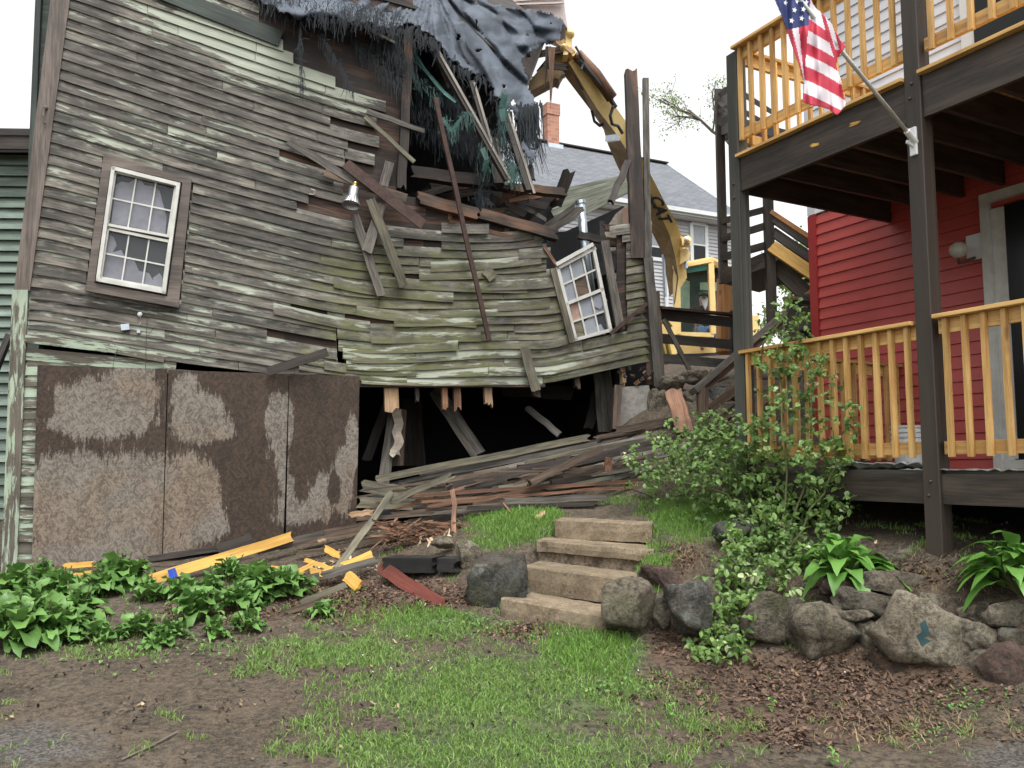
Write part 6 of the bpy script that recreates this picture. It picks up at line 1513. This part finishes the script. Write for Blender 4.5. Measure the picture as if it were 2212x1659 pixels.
mb=MB(); mb.tube([P(1433,550,16.9),P(1437,640,16.9)],.035,8); mb.tube([P(1481,555,16.8),P(1482,580,16.8)],.04,8); obj('cylinder_rod',mb,M['galv'],boom)
for pt,rd in (([P(1427,700,16.8),P(1440,690,16.7),P(1450,705,16.8)],.03),([P(1430,740,16.8),P(1436,765,16.8)],.06),([P(1440,735,16.8),P(1446,765,16.8)],.05)):
    mb=MB(); mb.tube(pt,rd,8); obj('hydraulic_hose',mb,M['brass'],ex)
# operator: one continuous skinned body
def skin(name,verts,edges,radii,mat,parent=None,org=None,sub=2):
    me=bpy.data.meshes.new(name); o_=Vector(org) if org is not None else ORG[parent.name]
    me.from_pydata([tuple(Vector(v)-o_) for v in verts],edges,[]); o=bpy.data.objects.new(name,me); C.objects.link(o); me.materials.append(mat)
    sk=o.modifiers.new('skin','SKIN'); 
    for v,r in zip(me.skin_vertices[0].data,radii): v.radius=(r,r)
    me.skin_vertices[0].data[0].use_root=True
    sk.use_smooth_shade=True; ss=o.modifiers.new('sub','SUBSURF'); ss.levels=sub; ss.render_levels=sub
    if parent: o.parent=parent
    else: o.location=o_
    ORG[o.name]=o_; return o
Yp=17.75; ctr=P(1520,718,Yp); cx_,cz_=ctr.x,ctr.z
def q(x,y,z): return (cx_+x,Yp+y,cz_+z)
V=[q(0,0,0),q(0,0,.22),q(0,-.02,.46),q(0,-.03,.56),q(.0,-.05,.62),q(0,-.06,.70),q(0,-.06,.78),
   q(-.20,-.02,.46),q(-.28,-.12,.24),q(-.22,-.34,.14),q(-.19,-.42,.12),q(.20,-.02,.46),q(.28,-.12,.24),q(.18,-.34,.14),q(.12,-.42,.12),
   q(-.11,-.03,-.02),q(-.15,-.45,.02),q(-.16,-.50,-.38),q(-.16,-.58,-.44),q(.11,-.03,-.02),q(.15,-.45,.02),q(.16,-.50,-.38),q(.16,-.58,-.44)]
Ed=[(0,1),(1,2),(2,3),(3,4),(4,5),(5,6),(2,7),(7,8),(8,9),(9,10),(2,11),(11,12),(12,13),(13,14),(0,15),(15,16),(16,17),(17,18),(0,19),(19,20),(20,21),(21,22)]
Rd=[.16,.18,.17,.075,.085,.105,.075,.09,.065,.05,.035,.09,.065,.05,.035,.11,.085,.06,.05,.11,.085,.06,.05]
per=skin('person',V,Ed,Rd,M['skin'],org=ctr)
tag(per,'bearded operator in a maroon sweater and dark cap seated in the excavator cab','person')
sw=skin('sweater',V[:4]+V[7:10]+V[11:14],[(0,1),(1,2),(2,3),(2,4),(4,5),(5,6),(2,7),(7,8),(8,9)],[.175,.195,.185,.08,.105,.08,.06,.105,.08,.06],M['maroon'],per)
je=skin('jeans',[V[0],V[15],V[16],V[17],V[19],V[20],V[21]],[(0,1),(1,2),(2,3),(0,4),(4,5),(5,6)],[.165,.12,.097,.075,.12,.097,.075],M['jeans'],per)
mb=MB(); mb.sphere(q(0,-.08,.79),.115,.13,.07,z0=-.1); mb.beam(q(0,-.12,.785),q(0,-.28,.775),(1,0,0),.16,.012); obj('cap',mb,M['cap'],per,smooth=True)
mb=MB(); mb.prism([q(-.07,-.17,.68),q(.07,-.17,.68),q(.05,-.2,.56),q(-.0,-.22,.44),q(-.05,-.2,.56)],(0,.05,0)); obj('beard',mb,M['hair'],per)
mb=MB(); mb.sphere(q(-.035,-.165,.725),.012,m=0); mb.sphere(q(.035,-.165,.725),.012); mb.sphere(q(0,-.18,.70),.014,.02,.022); obj('face_details',mb,M['cap'],per)
# ---------------- plants ----------------
def leaf(mb,base,dirv,L,wd,up=(0,0,1),arch=.3,r=.5,seg=6,wav=.0,fold=.25,tipdrop=.5,shape='dock'):
    base=Vector(base); d=Vector(dirv).normalized(); up=Vector(up); s=d.cross(up)
    if s.length<.1: s=Vector((1,0,0))
    s.normalize(); n=s.cross(d).normalized(); b=len(mb.v); ph=random.random()*9
    for i in range(seg+1):
        f=i/seg; c=base+d*(L*f)+n*(L*arch*4*f*(1-f)*.5)-Vector((0,0,1))*(L*tipdrop*f*f)
        if shape=='dock': w=wd*(math.sin(math.pi*min(1,f*.93+.07))**.7)*(1 if f<1 else 0)
        elif shape=='hosta': w=wd*(math.sin(math.pi*(f**.75*.96+.04))**.85)
        else: w=wd*math.sin(math.pi*(f*.94+.06))
        if f==1: w=wd*.03
        wv=nz(ph,f*4)*wav*wd*3
        lft=c-s*w+n*(w*fold+wv); rgt=c+s*w+n*(w*fold-wv)
        mb.v+= [tuple(lft),tuple(c),tuple(rgt)]
    for i in range(seg):
        k=b+i*3; f0,f1=i/seg,(i+1)/seg
        mb.idx((k,k+1,k+4,k+3),[(0,f0),(.5,f0),(.5,f1),(0,f1)],r); mb.idx((k+1,k+2,k+5,k+4),[(.5,f0),(1,f0),(1,f1),(.5,f1)],r)
def dockplant(px,py,n,size,label,hgt=1.0,seed=0,Y=None):
    g=random.Random(seed); base=G(px,py) if Y is None else P(px,py,Y); mb=MB(); sm=MB()
    for k in range(n):
        az=g.uniform(0,6.283); el=g.uniform(.15,1.35)*hgt; st=size*g.uniform(.15,.55); d=Vector((math.cos(az)*math.cos(el),math.sin(az)*math.cos(el),math.sin(el)))
        p=base+Vector((g.gauss(0,.03),g.gauss(0,.03),0)); q=p+d*st+Vector((0,0,st*.35))
        sm.tube([p,(p+q)/2+Vector((0,0,.01)),q],.0035,4,cap=False)
        L_=size*g.uniform(.45,1.05); leaf(mb,q,d+Vector((0,0,-.15)),L_,L_*g.uniform(.24,.34),arch=g.uniform(.15,.45),r=g.random(),wav=.55,tipdrop=g.uniform(.05,.45),fold=g.uniform(.05,.3))
    if n>40:
        for _ in range(3):
            h=size*g.uniform(.9,1.5); sm.tube([base,base+Vector((g.gauss(0,.05),g.gauss(0,.05),h))],.005,5)
            for t in range(5): az=g.uniform(0,6.28); leaf(mb,base+Vector((0,0,h*(.4+.12*t))),Vector((math.cos(az),math.sin(az),.6)),size*.35,size*.09,r=g.random())
    o=thing('weed_plant',label,'plant',tuple(base),'broad leaved weeds along the foot of the boarding'); obj('foliage',mb,M['dock'],o,smooth=True); obj('stem',sm,M['stem'],o); return o
DK=[(60,1345,60,.22,'bushy dock weed at the far left in front of the green corner board'),(20,1290,40,.20,'dock weed at the left picture edge beside the corner board'),(130,1300,44,.20,'dock weed under the orange plank end'),(35,1400,46,.26,'largest leaved dock weed at the left edge of the dirt'),(120,1385,44,.22,'dock weed just above the bent branch'),
(265,1270,60,.23,'tall dock weed in front of the left boarding panel'),(215,1285,36,.18,'small dock weed left of the tall one by the boarding'),(325,1300,28,.16,'dock weed below the lower end of the yellow beam'),(395,1296,22,.16,'dock weed leaning on the yellow beam with upright leaves'),
(495,1256,36,.16,'dock weed growing over the middle of the yellow beam'),(450,1284,24,.14,'low dock weed under the blue tape'),(560,1300,72,.24,'round bushy dock weed left of the grey slats'),(610,1290,44,.19,'dock weed touching the yellow scraps'),(520,1320,36,.18,'dock weed in front of the round bushy one'),
(420,1340,30,.20,'open dock weed with one big upright leaf on the bare soil'),(300,1375,36,.14,'low pale weed patch at the edge of the dirt'),(220,1390,26,.12,'small low weed beside the bent branch'),(370,1380,26,.12,'small weed patch below the open dock weed'),(470,1375,24,.11,'tiny weed at the left edge of the lawn'),(535,1362,28,.12,'small weed below the round bushy dock'),(700,1335,18,.11,'small weed below the brown slat'),(340,1400,22,.10,'flat weed rosette on the dirt edge'),(170,1345,40,.2,'dock weed in the middle of the left clump'),(90,1270,34,.18,'upright dock weed touching the narrow green clapboards')]
for k,(x,y,n,s_,l) in enumerate(DK): dockplant(x,y,int(n*1.7),s_*1.08,l,seed=k+3)
def hosta(px,py,Y,n,size,label,seed,mat='hosta'):
    g=random.Random(seed); base=P(px,py,Y); base.z=h1(base.x,base.y); mb=MB(); sm=MB()
    for k in range(n):
        az=g.uniform(0,6.283); el=g.uniform(.1,1.35); d=Vector((math.cos(az)*math.cos(el),math.sin(az)*math.cos(el),math.sin(el))); st=size*g.uniform(.25,.6)
        q=base+d*st+Vector((0,0,st*.4)); sm.tube([base,(base+q)/2+Vector((0,0,.02)),q],.005,5,cap=False)
        L_=size*g.uniform(.55,.95); leaf(mb,q,Vector((d.x,d.y,d.z*.6)),L_,L_*.25,arch=.35,r=g.random(),wav=.18,tipdrop=g.uniform(.3,.8),fold=.25,shape='hosta',seg=9)
    o=thing('hosta_plant',label,'plant',tuple(base)); obj('foliage',mb,M[mat],o,smooth=True); obj('stem',sm,M['stem'],o)
hosta(1815,1165,6.45,60,.34,'bright green hosta beside the rose bush under the deck',1)
hosta(2195,1195,5.75,60,.34,'bright green hosta at the right picture edge above the stone wall',2)
hosta(1528,1232,6.75,5,.18,'few leaved grey green plant draped over the tall striped boulder',3,mat='dock')
# rose bush
g=random.Random(8); lb=MB(); lp=MB(); sb2=MB()
BL=[(1700,672,22,9.0,.5),(1700,720,38,8.6,.8),(1690,765,42,8.4,1),(1715,820,58,8.2,1.1),(1745,880,70,8.1,1.3),(1790,945,48,8.0,.8),(1770,1000,44,7.9,.7),(1700,930,60,8.0,.9),(1560,925,38,8.4,.6),(1490,950,50,8.5,1.0),(1410,985,46,8.6,.8),(1385,1020,34,8.5,.5),(1440,1050,34,8.4,.5),(1540,1000,75,8.2,1.7),(1620,980,70,8.0,1.5),(1600,1060,90,7.8,1.8),(1690,1060,80,7.6,1.7),(1720,1120,66,7.4,1.3),(1680,1180,66,7.2,1.2),(1640,1240,60,7.0,1.1),(1690,1270,50,6.9,.8),(1590,1290,50,6.7,.9),(1640,1320,46,6.6,.8),(1560,1350,42,6.5,.8),(1515,1400,26,6.3,.5),(1590,1390,26,6.3,.4),(1780,1060,40,7.4,.6),(1730,1230,40,6.9,.5),(1750,800,40,8.2,.3),(1820,900,30,7,.3),(1650,1150,60,7.1,1.),(1600,1200,45,6.9,.8),(1700,1330,36,6.5,.5),(1640,1290,70,6.6,1.),(1590,1340,50,6.4,.9),(1540,1390,34,6.2,.7),(1740,1180,50,6.9,.7),(1790,1090,40,7.0,.6)]
for (x,y,rr_,Y,dn) in BL:
    if y<1010 and x>1600: Y=onplane(x,min(y,1000),DP(0,-.22,0),Dn).y
    n=int(168*dn*(rr_/60)**.8)+50
    if y<960 and x>1600: n=int(n*.42)
    if x>1600 and y<960: rr_*=1.12
    if x<1500 and y<1060: n=int(n*.6)
    for _ in range(n//3):
        a=g.uniform(0,6.283); d=rr_*math.sqrt(g.random())*1.28; c=P(x+math.cos(a)*d,y+math.sin(a)*d*.95,Y+g.gauss(0,.16))
        ax=Vector((g.gauss(0,1),g.gauss(0,1),g.gauss(0,.6))).normalized()
        sb2.tube([c-ax*.05,c,c+ax*.05],.0018,3,cap=False,r=.5)
        pale=g.random()<.035; T_=lp if pale else lb
        for t in range(g.choice([3,5,5,7])):
            o_=c+ax*(-.04+.02*t); dd=(ax.cross(Vector((g.gauss(0,1),g.gauss(0,1),g.gauss(0,1))))).normalized()+ax*.4+Vector((0,-.1,.15))
            L_=g.uniform(.034,.064); leaf(T_,o_,dd,L_,L_*.38,r=min(1,max(0,g.gauss(.45,.28))),seg=3,arch=.1,tipdrop=g.uniform(0,.4),fold=.2,shape='r',up=(g.gauss(0,.4),-.5,1))
canes=[[(1660,1250,6.9),(1650,1100,7.4),(1600,1000,8.0),(1500,940,8.4),(1400,980,8.5)],[(1670,1240,6.9),(1700,1080,7.2),(1690,900,7.4),(1680,760,7.5),(1702,650,7.5)],[(1670,1240,6.9),(1730,1050,7.2),(1760,900,7.2),(1740,780,7.25)],[(1650,1230,6.9),(1620,1300,6.6),(1560,1360,6.4),(1500,1415,6.2)],[(1680,1230,6.9),(1760,1100,7.0),(1810,1000,6.9),(1800,930,6.9)],[(1640,1190,7.1),(1570,1060,7.8),(1440,1040,8.3),(1385,1030,8.4)],[(1660,1200,7),(1600,1050,7.8),(1560,920,8.4),(1555,870,8.4)],[(1671,1110,7.3),(1672,1150,7.2),(1650,1200,7.0)],[(1690,690,7.6),(1640,770,7.7),(1655,800,7.6)]]
for c_ in canes:
    pts=[P(*p) for p in c_]; fin=[]
    for i in range(len(pts)-1):
        for t in (0,.33,.66): fin.append(pts[i].lerp(pts[i+1],t)+Vector((g.gauss(0,.015),0,g.gauss(0,.015))))
    fin.append(pts[-1]); sb2.tube(fin,[lerp(.011,.004,i/len(fin)) for i in range(len(fin))],6)
rb=thing('rose_bush','sprawling rose bush climbing the deck rail and trailing down over the stones','bush',tuple(P(1660,1260,6.9)))
obj('foliage',lb,M['rose'],rb); obj('new_leaves',lp,M['rosepale'],rb); obj('cane',sb2,M['stem'],rb)
# seedlings
for (x,y,l) in [(1668,1545,'single yellow green seedling standing in the dead leaves'),(1800,1660,'small seedling at the bottom edge among dead leaves'),(1450,1560,'low leafy weed at the right edge of the lawn')]:
    b=G(x,y); mb=MB()
    for k in range(6): az=g.uniform(0,6.28); leaf(mb,b+Vector((0,0,.01+k*.014)),Vector((math.cos(az),math.sin(az),.8)),.045,.014,r=.9)
    o=tag(obj('seedling',mb,M['hosta']),l,'plant')
def clump(px,py,rx,n,label,size=.05,seed=1):
    gg=random.Random(seed); mb=MB()
    for _ in range(n):
        b=G(px+gg.gauss(0,rx),py+gg.gauss(0,rx*.3)); az=gg.uniform(0,6.28); leaf(mb,b+Vector((0,0,gg.uniform(0,.04))),Vector((math.cos(az),math.sin(az),gg.uniform(.2,1.2))),size*gg.uniform(.6,1.3),size*.28,r=gg.random(),seg=4,wav=.2)
    tag(obj('ground_cover',mb,M['dock']),label,'weeds',kind='stuff')
clump(1000,1352,45,50,'dark clover like weeds at the top edge of the lawn',.04,1); clump(2080,1525,40,60,'green creeping weeds on the lower right bank',.035,2); clump(1330,1495,50,24,'scattered broad weeds in the right of the lawn',.045,3); clump(2010,1600,40,40,'small ferny weeds at the lower right',.03,4); clump(350,1390,130,160,'low leafy ground cover along the edge of the dirt',.05,5)
# trees
def tree(name,base,h,seed,label,trunk_r,nb,leafn,leafs,mat,spread=.5,twig=3,lean=(0,0),base0=None):
    gg=random.Random(seed); wdm=MB(); lf=MB(); base=Vector(base); tips=[]
    if base0 is not None: wdm.tube([base0,(base0+base)/2+Vector((.15,0,0)),base],[trunk_r*2,trunk_r*1.4,trunk_r],7)
    def grow(p,d,L_,r_,lvl):
        pts=[p]; q=p.copy(); dd=d.copy()
        for k in range(4):
            dd=(dd+Vector((gg.gauss(0,.16),gg.gauss(0,.16),gg.gauss(.03,.1)))).normalized(); q=q+dd*L_/4; pts.append(q.copy())
        wdm.tube(pts,[lerp(r_,r_*.55,k/4) for k in range(5)],6 if lvl<2 else 4,cap=False)
        if lvl>=twig: tips.extend(pts[1:]); return
        for k in range(gg.randint(nb-1,nb+1)):
            t=gg.uniform(.35,1); pp=pts[min(4,int(t*4))]; ax=Vector((gg.gauss(0,1),gg.gauss(0,1),gg.gauss(0,.5))).normalized(); nd=(dd*.75+ax*spread).normalized(); grow(pp,nd,L_*gg.uniform(.5,.75),r_*.5,lvl+1)
        tips.append(pts[-1])
    grow(base,Vector((lean[0],lean[1],1)).normalized(),h*.45,trunk_r,0)
    for _ in range(leafn):
        c=gg.choice(tips)+Vector((gg.gauss(0,1),gg.gauss(0,1),gg.gauss(0,1)))*h*.03
        ax=Vector((gg.gauss(0,1),gg.gauss(0,1),gg.gauss(0,1))).normalized(); leaf(lf,c,ax,leafs*gg.uniform(.6,1.4),leafs*.4,r=gg.random(),seg=2)
    o=thing(name,label,'tree',tuple(base)); obj('trunk',wdm,M['bark'],o); 
    if leafn: obj('crown',lf,mat,o)
b=P(1592,330,26); tree('spring_tree',b,4.6,5,'thin nearly bare spring tree behind the deck stairs',.06,4,700,.07,M['tree'],.8,lean=(-.75,0),base0=Vector((b.x+.1,26,4)))
b=P(1730,700,15); tree('leafy_tree',(b.x,15,3),3.4,9,'light green leafy tree seen under the back landing',.07,5,2600,.09,M['tree'],.7)
b=P(1760,640,20); tree('leafy_tree',(b.x+.9,20,4),4.6,12,'pale green tree behind the back staircase',.1,5,2600,.10,M['tree'],.7)
b=P(-10,1000,16); tree('leafy_tree',(b.x-.3,14.5,1),2.2,15,'yellow green bush in the gap at the left edge',.05,4,900,.08,M['tree'],.8)
mb=MB(); a=[Vector((5.6,17,3.0)),Vector((9,15.5,3.0))]
for k in range(26):
    z=3.2+k*.13; mb.beam(Vector((5.9,15.6,z)),Vector((7.6,15.2,z)),(0,0,1),.135,.02)
